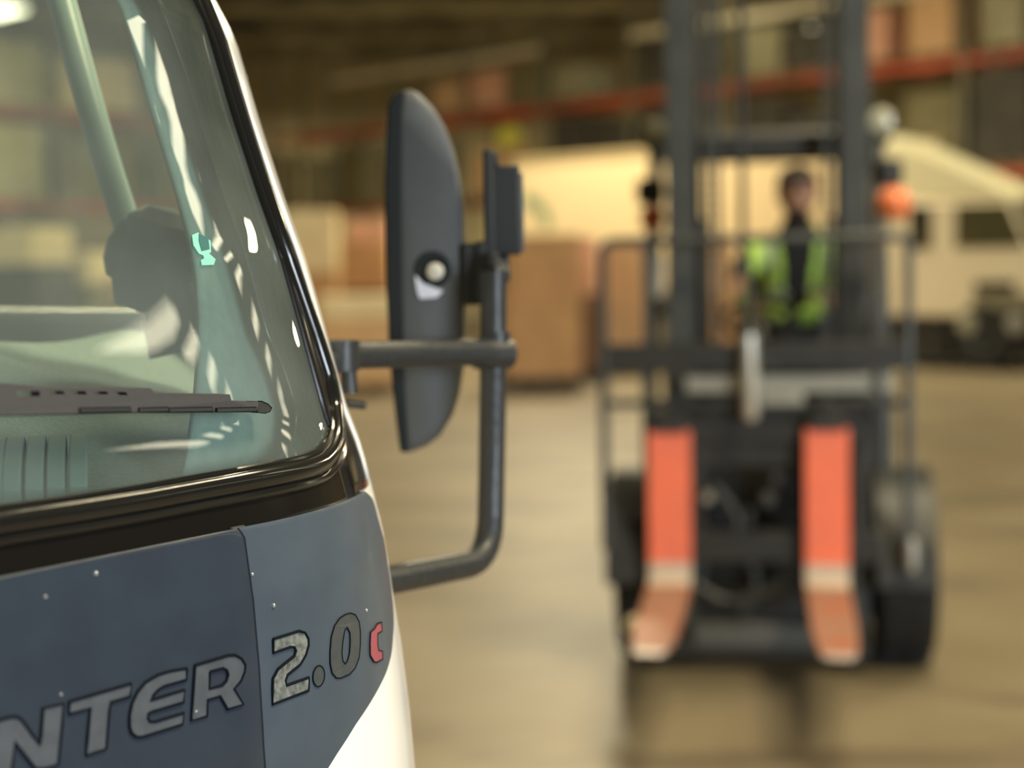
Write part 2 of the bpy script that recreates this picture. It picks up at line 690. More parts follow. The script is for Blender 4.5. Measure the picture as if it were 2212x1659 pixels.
# -- slate panels
gap = curve([(514, 1137), (528, 1156), (545, 1279), (561, 1445), (570, 1607), (574, 1659)], 40, .006)
g_dz = gap[-1][1] - gap[0][1]
bt0 = ptop[-1][1]
gap_full = gap + [(gap[-1][0] - 0.001 * k, gap[-1][1] - 0.008 * k) for k in range(1, 12)]
bnd = curve([(788, 1060), (806, 1078), (832, 1175), (849, 1300), (851, 1341), (846, 1412), (836, 1449), (811, 1499), (770, 1562), (728, 1628), (709, 1659)], len(gap) - 1, .006)
bnd[0] = (bnd[0][0], zp0 - 0.003)
bnd_full = bnd + [(bnd[-1][0] - 0.012 * k, bnd[-1][1] - 0.0095 * k) for k in range(1, 12)]
gl_ = [(s + 0.0004, z - 0.001) for s, z in gap_full]
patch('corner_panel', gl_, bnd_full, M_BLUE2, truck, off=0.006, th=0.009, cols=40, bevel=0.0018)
left = [(-FW - 0.1, zp0 - 0.002 + (z - gap_full[0][1])) for s, z in gap_full]
front_panel = patch('front_panel', left, [(s - 0.0004, z - 0.001) for s, z in gap_full], M_BLUE, truck, off=0.006, th=0.009, cols=60, bevel=0.0018)
patch('gap_backing', [(a - .007, b) for a, b in gap_full], [(a + .007, b) for a, b in gap_full], M_MATTE, truck, off=0.0047, th=0.0005, cols=3)
corner_panel = [o for o in truck.children if o.name == 'corner_panel'][0]

# -- lettering
M_LET = mat('worn_silver_letter', (0.080, 0.089, 0.104), rough=0.5, metal=0.0, noise=((0.060, 0.069, 0.084), 0.9), scale=90, coat=0.0)
M_LET2 = mat('flaking_silver_letter', (0.21, 0.225, 0.205), rough=0.6, metal=0.0, noise=((0.06, 0.068, 0.068), 1.0), scale=170)
M_LET3 = mat('faded_dark_letter', (0.060, 0.066, 0.068), rough=0.45, noise=((0.042, 0.056, 0.06), 0.8), scale=120)
M_RED = mat('red_letter', (0.32, 0.075, 0.095), rough=0.5, noise=((0.27, 0.065, 0.08), 0.5), scale=120)
M_INK = mat('letter_outline', (0.006, 0.009, 0.014), rough=0.9, spec=0.1)


def glyph(name, outer, holes, org, sc, m, parent, off0, off1, stroke=0.0011, m2=None, sname='outline'):
    tosz = lambda L: [inv(org[0] + x / sc, org[1] + y / sc, off1) for x, y in L]
    loops = [tosz(outer)] + [tosz(h) for h in holes]
    bm = bmesh.new()
    flatp = [q for L in loops for q in L]
    tris = tessellate_polygon([[Vector((s, z, 0)) for s, z in L] for L in loops])
    top = [bm.verts.new(S(s, z, off1)) for s, z in flatp]
    bot = [bm.verts.new(S(s, z, off0)) for s, z in flatp]
    for t in tris:
        try:
            bm.faces.new([top[i] for i in t])
            bm.faces.new([bot[i] for i in t][::-1])
        except ValueError:
            pass
    k = 0
    for L in loops:
        n = len(L)
        for i in range(n):
            j = (i + 1) % n
            try:
                bm.faces.new((top[k + i], top[k + j], bot[k + j], bot[k + i]))
            except ValueError:
                pass
        k += n
    o = finish(bm, name, m, parent, smooth=False)
    if stroke:
        bm = bmesh.new()
        for L in loops:
            pts = [S(s, z, off1) for s, z in L]
            pts.append(pts[0])
            tube(bm, pts, stroke, 6)
        finish(bm, sname, m2 or M_INK, parent)
    return o


K7 = 2212 / 300
oA, oB, oC = (0, 1440), (260, 1390), (560, 1310)
glyph('letter_N', [(-110, 885), (0, 850), (150, 808), (250, 797), (330, 830), (400, 920), (520, 1085), (640, 1245), (655, 1100), (690, 665), (1010, 590), (990, 900), (925, 1560), (700, 1630),
                   (560, 1620), (235, 1200), (190, 1640), (180, 1800), (-170, 1900)], [], oA, K7, M_LET, front_panel, .006, .0068)
glyph('letter_T', [(1105, 560), (2090, 270), (2070, 480), (1760, 570), (1740, 700), (1690, 1310), (1370, 1415), (1390, 1200), (1440, 660), (1100, 755)], [], oA, K7, M_LET, front_panel, .006, .0068)
glyph('letter_E', [(1060, 395), (1050, 580), (700, 680), (600, 740), (520, 830), (470, 910), (600, 870), (1020, 740), (1005, 940), (500, 1090), (445, 1120), (435, 1190), (470, 1245),
                   (550, 1250), (1010, 1110), (990, 1290), (350, 1490), (260, 1490), (185, 1430), (150, 1330), (148, 1150), (190, 950), (270, 780), (400, 620), (600, 500), (800, 440)],
      [], oB, K7, M_LET, front_panel, .006, .0068)
glyph('letter_R', [(1190, 350), (1720, 190), (1830, 185), (1930, 240), (1990, 340), (1980, 450), (1920, 600), (1810, 720), (1960, 970), (1710, 1050), (1590, 840), (1390, 900), (1380, 1160), (1130, 1230), (1160, 800)],
      [[(1425, 450), (1640, 395), (1700, 430), (1720, 500), (1690, 600), (1620, 670), (1415, 725)]], oB, K7, M_LET, front_panel, .006, .0068)
glyph('digit_2', [(225, 520), (640, 390), (730, 420), (780, 510), (785, 620), (740, 780), (650, 930), (450, 1090), (420, 1180), (430, 1260), (790, 1130), (785, 1340), (210, 1560), (215, 1300),
                  (220, 1150), (300, 1000), (420, 900), (560, 790), (585, 700), (560, 650), (500, 645), (225, 740)], [], oC, K7, M_LET2, corner_panel, .006, .0068)
glyph('point', [(948 + 92 * math.cos(t * PI / 8) - 10 * math.sin(t * PI / 8), 1110 + 168 * math.sin(t * PI / 8)) for t in range(16)], [], oC, K7, M_LET3, corner_panel, .006, .0066, .0006)
glyph('digit_0', [(1370, 130), (1280, 190), (1200, 310), (1150, 480), (1130, 700), (1130, 900), (1160, 1060), (1230, 1140), (1300, 1140), (1440, 1080), (1530, 980), (1590, 820), (1610, 600),
                  (1610, 400), (1590, 240), (1530, 130), (1450, 105)],
      [[(1400, 330), (1360, 380), (1330, 560), (1315, 750), (1330, 870), (1370, 915), (1410, 860), (1440, 740), (1450, 560), (1445, 420)]], oC, K7, M_LET3, corner_panel, .006, .0066, .0006)
glyph('letter_c', [(1950, 250), (1880, 275), (1840, 350), (1775, 410), (1765, 600), (1770, 780), (1830, 880), (1870, 890), (1965, 840), (1960, 710), (1900, 700), (1885, 600), (1885, 430), (1955, 395)],
      [], oC, K7, M_RED, corner_panel, .006, .0068, .0006)
# water drops on the slate panels
M_DROP = mat('water_drop', (0.6, 0.65, 0.7), rough=0.03, coat=1.0, metal=0.6)
for (x, y, r, pp) in ((193, 1237, .0016, front_panel), (531, 1239, .0013, front_panel), (577, 1306, .0016, corner_panel), (118, 1498, .001, front_panel),
                      (409, 1534, .001, front_panel), (84, 1287, .0012, front_panel), (775, 1318, .0013, corner_panel)):
    s, z = inv(x, y)
    bm = bmesh.new()
    bmesh.ops.create_uvsphere(bm, u_segments=10, v_segments=8, radius=r, matrix=Matrix.Translation(S(s, z, .0063)))
    finish(bm, 'water_drop', M_DROP, pp)

# -- wiper
K3 = 2212 / 600
M_WIPER = mat('wiper_plastic', (0.050, 0.047, 0.050), rough=0.55, noise=((0.045, 0.042, 0.046), 0.6), scale=200)
wiper = glyph('wiper_blade', [(-900, 70), (-60, 103), (60, 108), (300, 130), (1200, 142), (1222, 180), (1830, 190), (1845, 240), (2060, 250), (2050, 325), (1000, 335), (620, 342), (0, 358), (-60, 362), (-900, 400)],
              [[(125, 165), (315, 165), (318, 205), (150, 215)], [(385, 165), (500, 165), (520, 190), (400, 190)], [(570, 165), (680, 165), (692, 192), (585, 192)],
               [(745, 168), (850, 168), (865, 190), (765, 192)], [(915, 172), (1000, 172), (1022, 198), (935, 196)]],
              (0, 800), K3, M_WIPER, truck, .010, .019, 0)
o = glyph('rubber_strip', [(-900, 385), (0, 345), (1000, 325), (2050, 318), (2050, 334), (1000, 341), (0, 366), (-900, 405)], [], (0, 800), K3, M_MATTE, wiper, .001, .012, 0)
o = glyph('end_clip', [(2055, 246), (2085, 246), (2135, 268), (2165, 300), (2150, 328), (2110, 342), (2052, 336)], [], (0, 800), K3, M_MATTE, wiper, .006, .017, .0004)
for a, b in ((640, 1040), (1110, 1340), (1350, 1690), (1730, 2040)):
    o = glyph('flexor_segment', [(a, 300), (b, 292), (b + 6, 326), (a, 333)], [], (0, 800), K3, M_MATTE, wiper, .017, .0205, .0003)

# -- interior, seen through the glass
def uw(u, w, z):
    return Vector((O.x, O.y, 0)) + U * u + WV * w + Vector((0, 0, z))


bm = bmesh.new()
NU, NW = 50, 26
grid = []
for i in range(NU + 1):
    s = -FW - 0.1 + (RC * 1.25 + FW + 0.1) * i / NU
    row = []
    for j in range(NW + 1):
        t = j / NW
        z = 1.398 + 0.112 * t + 0.004 * math.sin(s * 22) * t
        if t > 0.94:
            z -= (t - 0.94) * 0.35
        f = S(s, 1.405, -0.02)
        lx = min(RC - 0.03, (f - O).dot(U))
        w0 = (f - O).dot(WV)
        w1 = 0.47
        row.append(bm.verts.new(uw(lx * (1 - 0.02 * t), w0 + (max(w1, w0 + .05) - w0) * t, z)))
    row.append(bm.verts.new(row[-1].co + WV * 0.02 - Vector((0, 0, 0.30))))
    grid.append(row)
for i in range(NU):
    for j in range(NW + 1):
        bm.faces.new((grid[i][j], grid[i + 1][j], grid[i + 1][j + 1], grid[i][j + 1]))
dash = finish(bm, 'dashboard', M_DASH, truck, angle=60)
M_VENT = mat('defroster_fin', (0.24, 0.32, 0.31), rough=0.7)


def on_z(px, py, z):
    d = ray(px, py)
    return Vector((0, 0, CAMZ)) + d * ((z - CAMZ) / d.z)


for k, cx in enumerate((-60, -10, 30, 78, 124, 172)):
    bm = bmesh.new()
    p = on_z(cx, 1038 - max(0, cx) * .05, 1.428)
    M = Matrix.Translation(p) @ Matrix.Rotation(R_(104), 4, 'Z') @ Matrix.Rotation(-.24, 4, 'Y')
    prof = [(-0.020 + 0.095 * q / 8, 0.012 * math.sin(PI * q / 8) ** .5 + 0.001) for q in range(9)]
    prism(bm, prof + [(0.075, -0.012), (-0.020, -0.012)], -0.0068, 0.0052, M @ Matrix.Rotation(PI / 2, 4, 'X'))
    finish(bm, 'defroster_fin', M_VENT, dash, bevel=0.001)
# inner pillar trim
lo, hi = [], []
for k in range(31):
    z = 1.41 + 0.9 * k / 30
    lo.append((S_SEAL - 0.085 + 0.02 * k / 30 - 0.10 * max(0, 1 - k / 8) ** 2, z))
    hi.append((S_W + 0.08, z))
patch('pillar_trim', lo, hi, M_TRIM, truck, off=-0.030, th=0.006, cols=20)
# grab bar with its dark mount
gp = [at(95, -130, 1.53), at(130, -10, 1.50), at(170, 140, 1.475), at(215, 300, 1.455), at(255, 430, 1.445), at(290, 530, 1.44)]
bm = bmesh.new()
tube(bm, fillet(gp, .05), 0.0128, 16)
gb = finish(bm, 'grab_bar', M_TEAL, truck)
bm = bmesh.new()
c = at(345, 555, 1.44)
lathe(bm, [(0, -.03), (.018, -.03), (.026, -.018), (.030, 0), (.026, .02), (.016, .028), (0, .03)], 20, Matrix.Translation(at(300, 545, 1.44)) @ Matrix.Rotation(0.5, 4, 'Y'))
lathe(bm, [(0, -.05), (.028, -.05), (.036, -.03), (.040, 0), (.036, .03), (.024, .042), (0, .046)], 20, Matrix.Translation(c) @ Matrix.Rotation(0.3, 4, 'Y'))
lathe(bm, [(.036, -.05), (.034, -.02), (.02, .02), (0, .03)], 20, Matrix.Translation(at(380, 640, 1.44)) @ Matrix.Rotation(-0.2, 4, 'Y'))
finish(bm, 'bar_mount', M_MATTE, truck)
# inspection sticker on the glass
M_STK = mat('turquoise_sticker', (0.25, 0.62, 0.52), rough=0.5)
M_STK2 = mat('dark_teal_sticker', (0.03, 0.14, 0.13), rough=0.5)
stk = glyph('windshield_sticker', [(415, 508), (428, 502), (455, 520), (456, 545), (440, 552), (430, 548), (418, 530)], [], (0, 0), 1, M_STK, truck, .0005, .0009, 0)
glyph('sticker_print', [(430, 504), (450, 514), (453, 538), (436, 542), (430, 520)], [], (0, 0), 1, M_STK2, stk, .0009, .0012, 0)
glyph('sticker_base', [(438, 548), (447, 543), (466, 560), (462, 572), (436, 573), (434, 562), (441, 558)], [], (0, 0), 1, M_STK, stk, .0005, .0009, 0)
# seats, rear wall, floor and roof of the cab
M_SEAT = mat('dark_seat_cloth', (0.035, 0.037, 0.04), rough=0.9, scale=60)
Mtr = Matrix.Translation((O.x, O.y, 0)) @ Matrix(((U.x, WV.x, 0, 0), (U.y, WV.y, 0, 0), (0, 0, 1, 0), (0, 0, 0, 1)))
for u0 in (-0.05, -0.95):
    bm = bmesh.new()
    box(bm, u0 - .24, u0 + .24, .78, 1.28, .86, 1.02, Mtr)
    st = finish(bm, 'seat', M_SEAT, truck, bevel=.04, segs=3)
    bm = bmesh.new()
    box(bm, u0 - .23, u0 + .23, 1.22, 1.34, 1.0, 1.50, Mtr)
    finish(bm, 'backrest', M_SEAT, st, bevel=.04, segs=3)
bm = bmesh.new()
tube(bm, [Mtr @ Vector((-.95 + .2 * math.cos(a * PI / 12), .70 + .08 * math.sin(a * PI / 12), 1.36 + .17 * math.sin(a * PI / 12))) for a in range(25)], .014, 10)
tube(bm, [Mtr @ Vector((-.95, .70, 1.36)), Mtr @ Vector((-.95, .5, 1.1))], .03, 10)
tube(bm, [Mtr @ Vector((-1.15, .70, 1.36)), Mtr @ Vector((-.75, .70, 1.36))], .012, 8)
finish(bm, 'steering_wheel', M_MATTE, truck)
bm = bmesh.new()
wE = RC + 1.22
uL, uR = -FW - RC, RC
for a in ((uL + .03, uR - .03, wE - .03, wE, .6, 1.45), (uL + .03, uR - .03, wE + .1, wE + .13, 2.0, ZTOP), (uL + .03, uL + .3, wE, wE + .03, 1.45, 2.0), (uR - .3, uR - .03, wE, wE + .03, 1.45, 2.0)):
    box(bm, *a, Mtr)
finish(bm, 'rear_wall', M_WHITE, truck, smooth=False)
bm = bmesh.new()
top = [S(E0 + (E1 - E0) * k / 70, ZTOP) for k in range(71)]
bm.faces.new([bm.verts.new(p) for p in top])
r = bmesh.ops.extrude_face_region(bm, geom=bm.faces[:])
for v in [g for g in r['geom'] if isinstance(g, bmesh.types.BMVert)]:
    v.co += Vector((0, 0, .05))
finish(bm, 'roof', M_WHITE, truck)
bm = bmesh.new()
box(bm, uL + .06, uR - .06, .10, wE - .03, .56, .62, Mtr)
finish(bm, 'cab_floor', M_MATTE, truck)
M_TYRE = mat('tyre_rubber', (0.016, 0.016, 0.015), rough=0.75, scale=30)
M_RIM = mat('painted_wheel_rim', (0.35, 0.34, 0.30), rough=0.4)
for (uu, nm) in ((uR - .14, 'front_wheel'), (uL + .14, 'front_wheel')):
    bm = bmesh.new()
    Mw = Mtr @ Matrix.Translation((uu, .62, .37)) @ Matrix.Rotation(PI / 2, 4, 'Y')
    lathe(bm, [(.20, -.09), (.34, -.10), (.37, -.07), (.37, .07), (.34, .10), (.20, .09)], 36, Mw)
    wo = finish(bm, nm, M_TYRE, truck)
    bm = bmesh.new()
    lathe(bm, [(.20, -.08), (.20, .08), (.15, .06), (.07, .02), (.05, .08), (0, .08)], 28, Mw)
    finish(bm, 'rim', M_RIM, wo)
bm = bmesh.new()
box(bm, uL + .35, uL + .47, .3, wE + 1.6, .42, .56, Mtr)
box(bm, uR - .47, uR - .35, .3, wE + 1.6, .42, .56, Mtr)
tube(bm, [Mtr @ Vector((uL + .12, .62, .37)), Mtr @ Vector((uR - .12, .62, .37))], .05, 10)
finish(bm, 'chassis_frame', M_MATTE, truck)
bm = bmesh.new()
pp = [S(E0 + .9 + (E1 - E0 - 1.8) * k / 40, .48, .03) for k in range(41)]
pq = [S(E0 + .9 + (E1 - E0 - 1.8) * k / 40, .62, .03) for k in range(41)]
va = [bm.verts.new(p) for p in pp]
vb = [bm.verts.new(p) for p in pq]
for k in range(40):
    bm.faces.new((va[k], va[k + 1], vb[k + 1], vb[k]))
bu = finish(bm, 'bumper', M_WHITE, truck)
md = bu.modifiers.new('t', 'SOLIDIFY')
md.thickness = .03

# -- mirror on its tubular stay
M_STAY = mat('stay_tube', (0.026, 0.029, 0.031), rough=0.45, coat=0.1, noise=((0.018, 0.020, 0.022), 0.8), scale=120, bump=0.15)
M_MIRR = mat('mirror_shell_grey', (0.085, 0.091, 0.095), rough=0.6, noise=((0.074, 0.079, 0.083), 0.5), scale=40)
M_MIRD = mat('mirror_rim_dark', (0.018, 0.022, 0.022), rough=0.8, spec=0.2)
bm = bmesh.new()
tube(bm, fillet([at(690, 800, 1.50), at(730, 768, 1.545), at(790, 767, 1.58), at(1000, 762, 1.68), at(1085, 763, 1.72)], .03), 0.0140, 18)
stay = finish(bm, 'mirror_stay', M_STAY, truck)
bm = bmesh.new()
lower = fillet([at(1066, 585, 1.72), at(1066, 760, 1.72), at(1062, 1020, 1.72), at(1058, 1210, 1.70), at(870, 1248, 1.56), at(700, 1278, 1.44)], .075, 10)
rr = [0.0128] * len(lower)
tube(bm, lower, 0.0145, 18)
finish(bm, 'upright_tube', M_STAY, stay)
bm = bmesh.new()
tube(bm, [at(738, 735, 1.535), at(738, 800, 1.535)], .017, 16)
tube(bm, [at(750, 775, 1.545), at(756, 850, 1.545)], .008, 12)
finish(bm, 'clamp', M_STAY, stay)
bm = bmesh.new()
tube(bm, [at(1030, 764, 1.70), at(1098, 764, 1.725)], .0168, 18)
tube(bm, [at(1070, 715, 1.72), at(1070, 760, 1.72)], .0164, 18)
finish(bm, 'clamp', M_STAY, stay)
bm = bmesh.new()
tube(bm, [at(748, 872, 1.56), at(788, 876, 1.57)], .004, 8)
finish(bm, 'clamp_bolt', M_MATTE, stay)
# housing: D outline extruded in depth with rounded ends
front = [(836, 230), (848, 205), (862, 195), (885, 190), (905, 198), (935, 228), (960, 268), (980, 320), (990, 365), (998, 420), (1001, 500), (1003, 600), (1004, 700), (1002, 800),
         (994, 850), (978, 900), (950, 945), (920, 968), (885, 981), (868, 980), (858, 900), (846, 780), (838, 600), (834, 400)]
YM = 1.76
cx, cz = 925, 590


def ring(Y, k, dx=0):
    return [at(cx + (x - cx) * k + dx, cz + (y - cz) * (1 - (1 - k) * .45), Y) for x, y in front]


rings = []
for (dy, k, dx) in ((-.004, .80, 6), (0, .90, 4), (.006, .97, 2), (.016, 1.0, 0), (.05, 1.0, 2), (.10, 1.0, 4), (.14, .98, 5), (.155, .92, 8), (.16, .80, 10)):
    p = ring(YM, k, dx)
    # keep real size: move back without growing
    rings.append([q + Vector((-0.045, 1, 0)) * dy for q in p])
bm = bmesh.new()
rv = [[bm.verts.new(p) for p in r] for r in rings]
n = len(front)
for a, b in zip(rv, rv[1:]):
    for k in range(n):
        bm.faces.new((a[k], a[(k + 1) % n], b[(k + 1) % n], b[k]))
bm.faces.new(rv[0][::-1])
bm.faces.new(rv[-1])
house = finish(bm, 'mirror_housing', M_MIRR, truck, angle=50)
# dark rim band on the glass side
strip_px = [(843, 232), (852, 208), (866, 198), (882, 196), (877, 240), (875, 400), (876, 600), (879, 780), (882, 880), (886, 978), (870, 976), (860, 900), (848, 780), (839, 600), (836, 400)]
bm = bmesh.new()
f0 = [at(x - 3, y, YM) + Vector((-.001, -.006, 0)) for x, y in strip_px]
f1 = [p + Vector((-.004, .14, 0)) for p in f0]
a = [bm.verts.new(p) for p in f0]
b = [bm.verts.new(p) for p in f1]
bm.faces.new(a[::-1])
bm.faces.new(b)
for k in range(len(a)):
    bm.faces.new((a[k], a[(k + 1) % len(a)], b[(k + 1) % len(a)], b[k]))
finish(bm, 'mirror_rim', M_MIRD, house, bevel=.003, angle=60)
M_MGL = mat('mirror_glass', (0.7, 0.72, 0.72), rough=0.02, metal=1.0)
bm = bmesh.new()
q = [at(836, 240, YM), at(846, 770, YM)]
vs = [bm.verts.new(q[0] + Vector((-.003, .02, 0))), bm.verts.new(q[1] + Vector((-.003, .02, 0))), bm.verts.new(q[1] + Vector((-.010, .135, 0))), bm.verts.new(q[0] + Vector((-.010, .135, 0)))]
bm.faces.new(vs)
g_ = finish(bm, 'mirror_glass', M_MGL, house, smooth=False)
md = g_.modifiers.new('t', 'SOLIDIFY')
md.thickness = .002
# recess, pale bolt and scrape on the shell
Mb = Matrix.Translation(at(935, 582, YM) + Vector((0, -.003, 0))) @ Matrix.Rotation(PI / 2, 4, 'X')
bm = bmesh.new()
lathe(bm, [(.0135, -.004), (.0200, -.002), (.0205, .002), (.0165, .0035), (.012, .0015), (0, .001)], 24, Mb)
finish(bm, 'bolt_recess', M_MIRD, house)
bm = bmesh.new()
lathe(bm, [(.0095, 0), (.0095, .006), (.006, .0085), (0, .009)], 18, Matrix.Translation(at(941, 586, YM) + Vector((0, -.005, 0))) @ Matrix.Rotation(PI / 2, 4, 'X'))
finish(bm, 'pale_bolt', mat('pale_bolt_plastic', (0.62, 0.58, 0.48), rough=0.5), house)
bm = bmesh.new()
sc_ = [at(x, y, YM) + Vector((0, -.0075, 0)) for x, y in ((897, 594), (915, 612), (958, 628), (944, 642), (908, 645), (902, 630))]
a = [bm.verts.new(p) for p in sc_]
b = [bm.verts.new(p + Vector((0, .003, 0))) for p in sc_]
bm.faces.new(a[::-1])
bm.faces.new(b)
for k in range(6):
    bm.faces.new((a[k], a[(k + 1) % 6], b[(k + 1) % 6], b[k]))
finish(bm, 'scrape', mat('scraped_plastic', (0.75, 0.76, 0.82), rough=0.5), house, smooth=False)
# bracket between housing and upright, and the small auxiliary mirror above it
bm = bmesh.new()
YB = 1.76
w3 = 0.035


def pbox(bm, x0, x1, y0, y1, Y, dep, tilt=0.0):
    a, b = at(x0, y1, Y), at(x1, y0, Y)
    box(bm, a.x, b.x, Y, Y + dep, a.z, b.z)


pbox(bm, 1000, 1035, 525, 660, 1.75, .03)
pbox(bm, 1030, 1052, 520, 648, 1.745, .035)
pbox(bm, 1045, 1100, 575, 612, 1.735, .045)
pbox(bm, 1055, 1078, 545, 640, 1.725, .03)
tube(bm, [at(1070, 565, 1.735), at(1068, 640, 1.725)], .0135, 16)
tube(bm, [at(1060, 593, 1.72), at(1095, 592, 1.73)], .011, 12)
finish(bm, 'mirror_bracket', M_MATTE, truck, bevel=.003)
bm = bmesh.new()
pbox(bm, 1047, 1066, 322, 585, 1.745, .05)
pbox(bm, 1064, 1122, 356, 552, 1.755, .055)
pbox(bm, 1064, 1076, 330, 360, 1.75, .04)
pbox(bm, 1068, 1100, 550, 580, 1.765, .03)
aux = finish(bm, 'auxiliary_mirror', M_MATTE, truck, bevel=.003)
bm = bmesh.new()
pbox(bm, 1118, 1130, 372, 545, 1.758, .05)
finish(bm, 'mirror_back', M_MIRR, aux, bevel=.003)
tr_fix()

# ================================================================== THE FORKLIFT
YAW = R_(-9.3)
fb = at(1660, 800, 5.9)
FM = Matrix.Translation((fb.x, fb.y, 0)) @ Matrix.Rotation(YAW, 4, 'Z')
FI = FM.inverted()
fork = thing('forklift', 'black forklift facing the camera with raised orange painted forks and a driver on it', 'forklift', FM)


def FL(px, py, d):
    """pixel -> forklift frame on its cross plane at depth d behind the mast"""
    o = FI @ Vector((0, 0, CAMZ))
    v = FI.to_3x3() @ ray(px, py)
    return o + v * ((d - o.y) / v.y)


def fx(px, d):
    return FL(px, 700, d).x


def fz(py, d, px=1660):
    return FL(px, py, d).z


M_FBLK = mat('forklift_black_paint', (0.020, 0.021, 0.020), rough=0.5, noise=((0.034, 0.035, 0.031), 0.7), scale=9)
M_FGRY = mat('forklift_grey_steel', (0.060, 0.065, 0.063), rough=0.45, metal=0.0, noise=((0.042, 0.046, 0.044), 0.8), scale=6)
M_FLIT = mat('forklift_bare_steel', (0.42, 0.42, 0.38), rough=0.38, metal=0.5)
M_CHROME = mat('chromed_rod', (0.68, 0.68, 0.62), rough=0.3, metal=0.6)
M_ORNG = mat('fork_orange_paint', (1.0, 0.21, 0.105), rough=0.5, noise=((0.80, 0.19, 0.12), 0.7), scale=6)
M_BAND = mat('fork_heel_band', (0.62, 0.50, 0.38), rough=0.5)
M_BLADE = mat('fork_worn_blade', (0.29, 0.155, 0.105), rough=0.5, noise=((0.36, 0.11, 0.055), 0.8), scale=9)
M_TIP = mat('fork_bare_tip', (0.55, 0.50, 0.47), rough=0.4, metal=0.3)
M_LENS = mat('orange_lens', (0.85, 0.20, 0.055), rough=0.35, coat=0.5)
M_LENSD = mat('dark_orange_lens', (0.62, 0.12, 0.04), rough=0.4)
M_HEAD = mat('headlamp_glass', (0.42, 0.41, 0.30), rough=0.2, coat=0.6)

lx0, lx1 = fx(1441, 0), fx(1499, 0)
rx0, rx1 = fx(1815, 0), fx(1878, 0)
MT = 3.25
for (a, b, sgn) in ((lx0, lx1, 1), (rx0, rx1, -1)):
    bm = bmesh.new()       # channel section rail, open to the inside
    t = .018
    if sgn > 0:
        poly = [(a, 0), (b, 0), (b, t), (a + t, t), (a + t, .13), (b, .13), (b, .148), (a, .148)]
    else:
        poly = [(b, 0), (b, .148), (a, .148), (a, .13), (b - t, .13), (b - t, t), (a, t), (a, 0)]
    prism(bm, poly, .12, MT, Matrix.Identity(4))
    finish(bm, 'mast_rail', M_FGRY, fork, bevel=.004)
    bm = bmesh.new()
    c = b - .012 if sgn > 0 else a + .012
    prism(bm, [(c - .02, .03), (c + .02, .03), (c + .02, .12), (c - .02, .12)], .14, MT - .05, Matrix.Identity(4))
    finish(bm, 'inner_rail', M_FBLK, fork, bevel=.004)
for z0, z1, y0 in ((MT - .12, MT, -.01), (fz(335, .16), fz(290, .16), .15), (.18, .30, .05)):
    bm = bmesh.new()
    box(bm, lx0, rx1, y0, y0 + .05, z0, z1)
    finish(bm, 'mast_crossbar', M_FBLK, fork, bevel=.006)
# chromed lift rod hanging over the carriage, chains, hoses
bm = bmesh.new()
a = FL(1622, 908, -.17)
tube(bm, [(a.x, -.17, a.z), (a.x, -.17, a.z + .02), (a.x - .005, -.17, fz(722, -.17))], .030, 16, rr=[.018, .030, .030])
finish(bm, 'lift_rod', M_CHROME, fork)
bm = bmesh.new()
tube(bm, fillet([(a.x - .005, -.17, fz(730, -.17)), (a.x - .005, -.10, fz(650, -.1)), (a.x - .03, .03, fz(560, 0)), (a.x - .03, .05, MT - .1)], .06), .014, 10)
finish(bm, 'hydraulic_hose', M_FBLK, fork)
for px in (1530, 1552, 1786):
    bm = bmesh.new()
    x = fx(px, .06)
    box(bm, x - .010, x + .010, .05, .07, .75, MT - .12)
    for k in range(60):
        z = .78 + k * .038
        box(bm, x - .014, x + .014, .046, .074, z, z + .02)
    finish(bm, 'lift_chain', M_FGRY, fork, smooth=False)
for sx in (-.27, .27):
    bm = bmesh.new()
    lathe(bm, [(0, 0), (.034, 0), (.034, 1.5), (.022, 1.52), (.022, 2.9), (0, 2.9)], 16, Matrix.Translation((sx, .16, .2)))
    finish(bm, 'lift_cylinder', M_FBLK, fork)
# carriage
dC = -.09
for (y0, y1) in ((885, 955), (1150, 1215)):
    bm = bmesh.new()
    box(bm, fx(1385, dC), fx(1905, dC), dC, dC + .06, fz(y1, dC), fz(y0, dC))
    for k in range(9):
        xx = fx(1395 + k * 60, dC)
        box(bm, xx, xx + .02, dC - .004, dC + .02, fz(y0 + 14, dC), fz(y0, dC) + .012)
    finish(bm, 'carriage_bar', M_FBLK, fork, bevel=.005)
for px in (1500, 1860):
    bm = bmesh.new()
    x = fx(px, dC)
    box(bm, x - .03, x + .03, dC + .01, dC + .07, fz(1215, dC), fz(885, dC))
    finish(bm, 'carriage_plate', M_FBLK, fork, bevel=.006)
bm = bmesh.new()
x0, x1 = fx(1500, dC), fx(1730, dC)
box(bm, x0, x1, dC + .02, dC + .05, fz(1010, dC), fz(880, dC))
finish(bm, 'shield_plate', M_FBLK, fork, bevel=.006)
# load backrest
dB = -.12
bx0, bx1 = fx(1303, dB), fx(1962, dB)
bt, bb = fz(515, dB), fz(1195, dB)
bm = bmesh.new()
tube(bm, fillet([(bx0, dB, fz(1190, dB)), (bx0, dB, bt), (bx1, dB, bt), (bx1, dB, fz(1215, dB))], .05), .018, 10)
finish(bm, 'backrest_frame', M_FGRY, fork)
for y0, y1, m_ in ((800, 740, M_FBLK), (848, 812, M_FLIT), (880, 862, M_FBLK)):
    bm = bmesh.new()
    xa, xb = (fx(1480, dB), fx(1930, dB)) if m_ is M_FLIT else (bx0, bx1)
    box(bm, xa, xb, dB - .01 + (.03 if m_ is M_FLIT else 0), dB + .012, fz(y0, dB), fz(y1, dB))
    finish(bm, 'backrest_crossbar', m_, fork, bevel=.004)
bm = bmesh.new()
box(bm, fx(1640, dB), fx(1735, dB), dB - .02, dB + .01, fz(874, dB), fz(850, dB))
finish(bm, 'steel_bracket', M_FLIT, fork, bevel=.004)
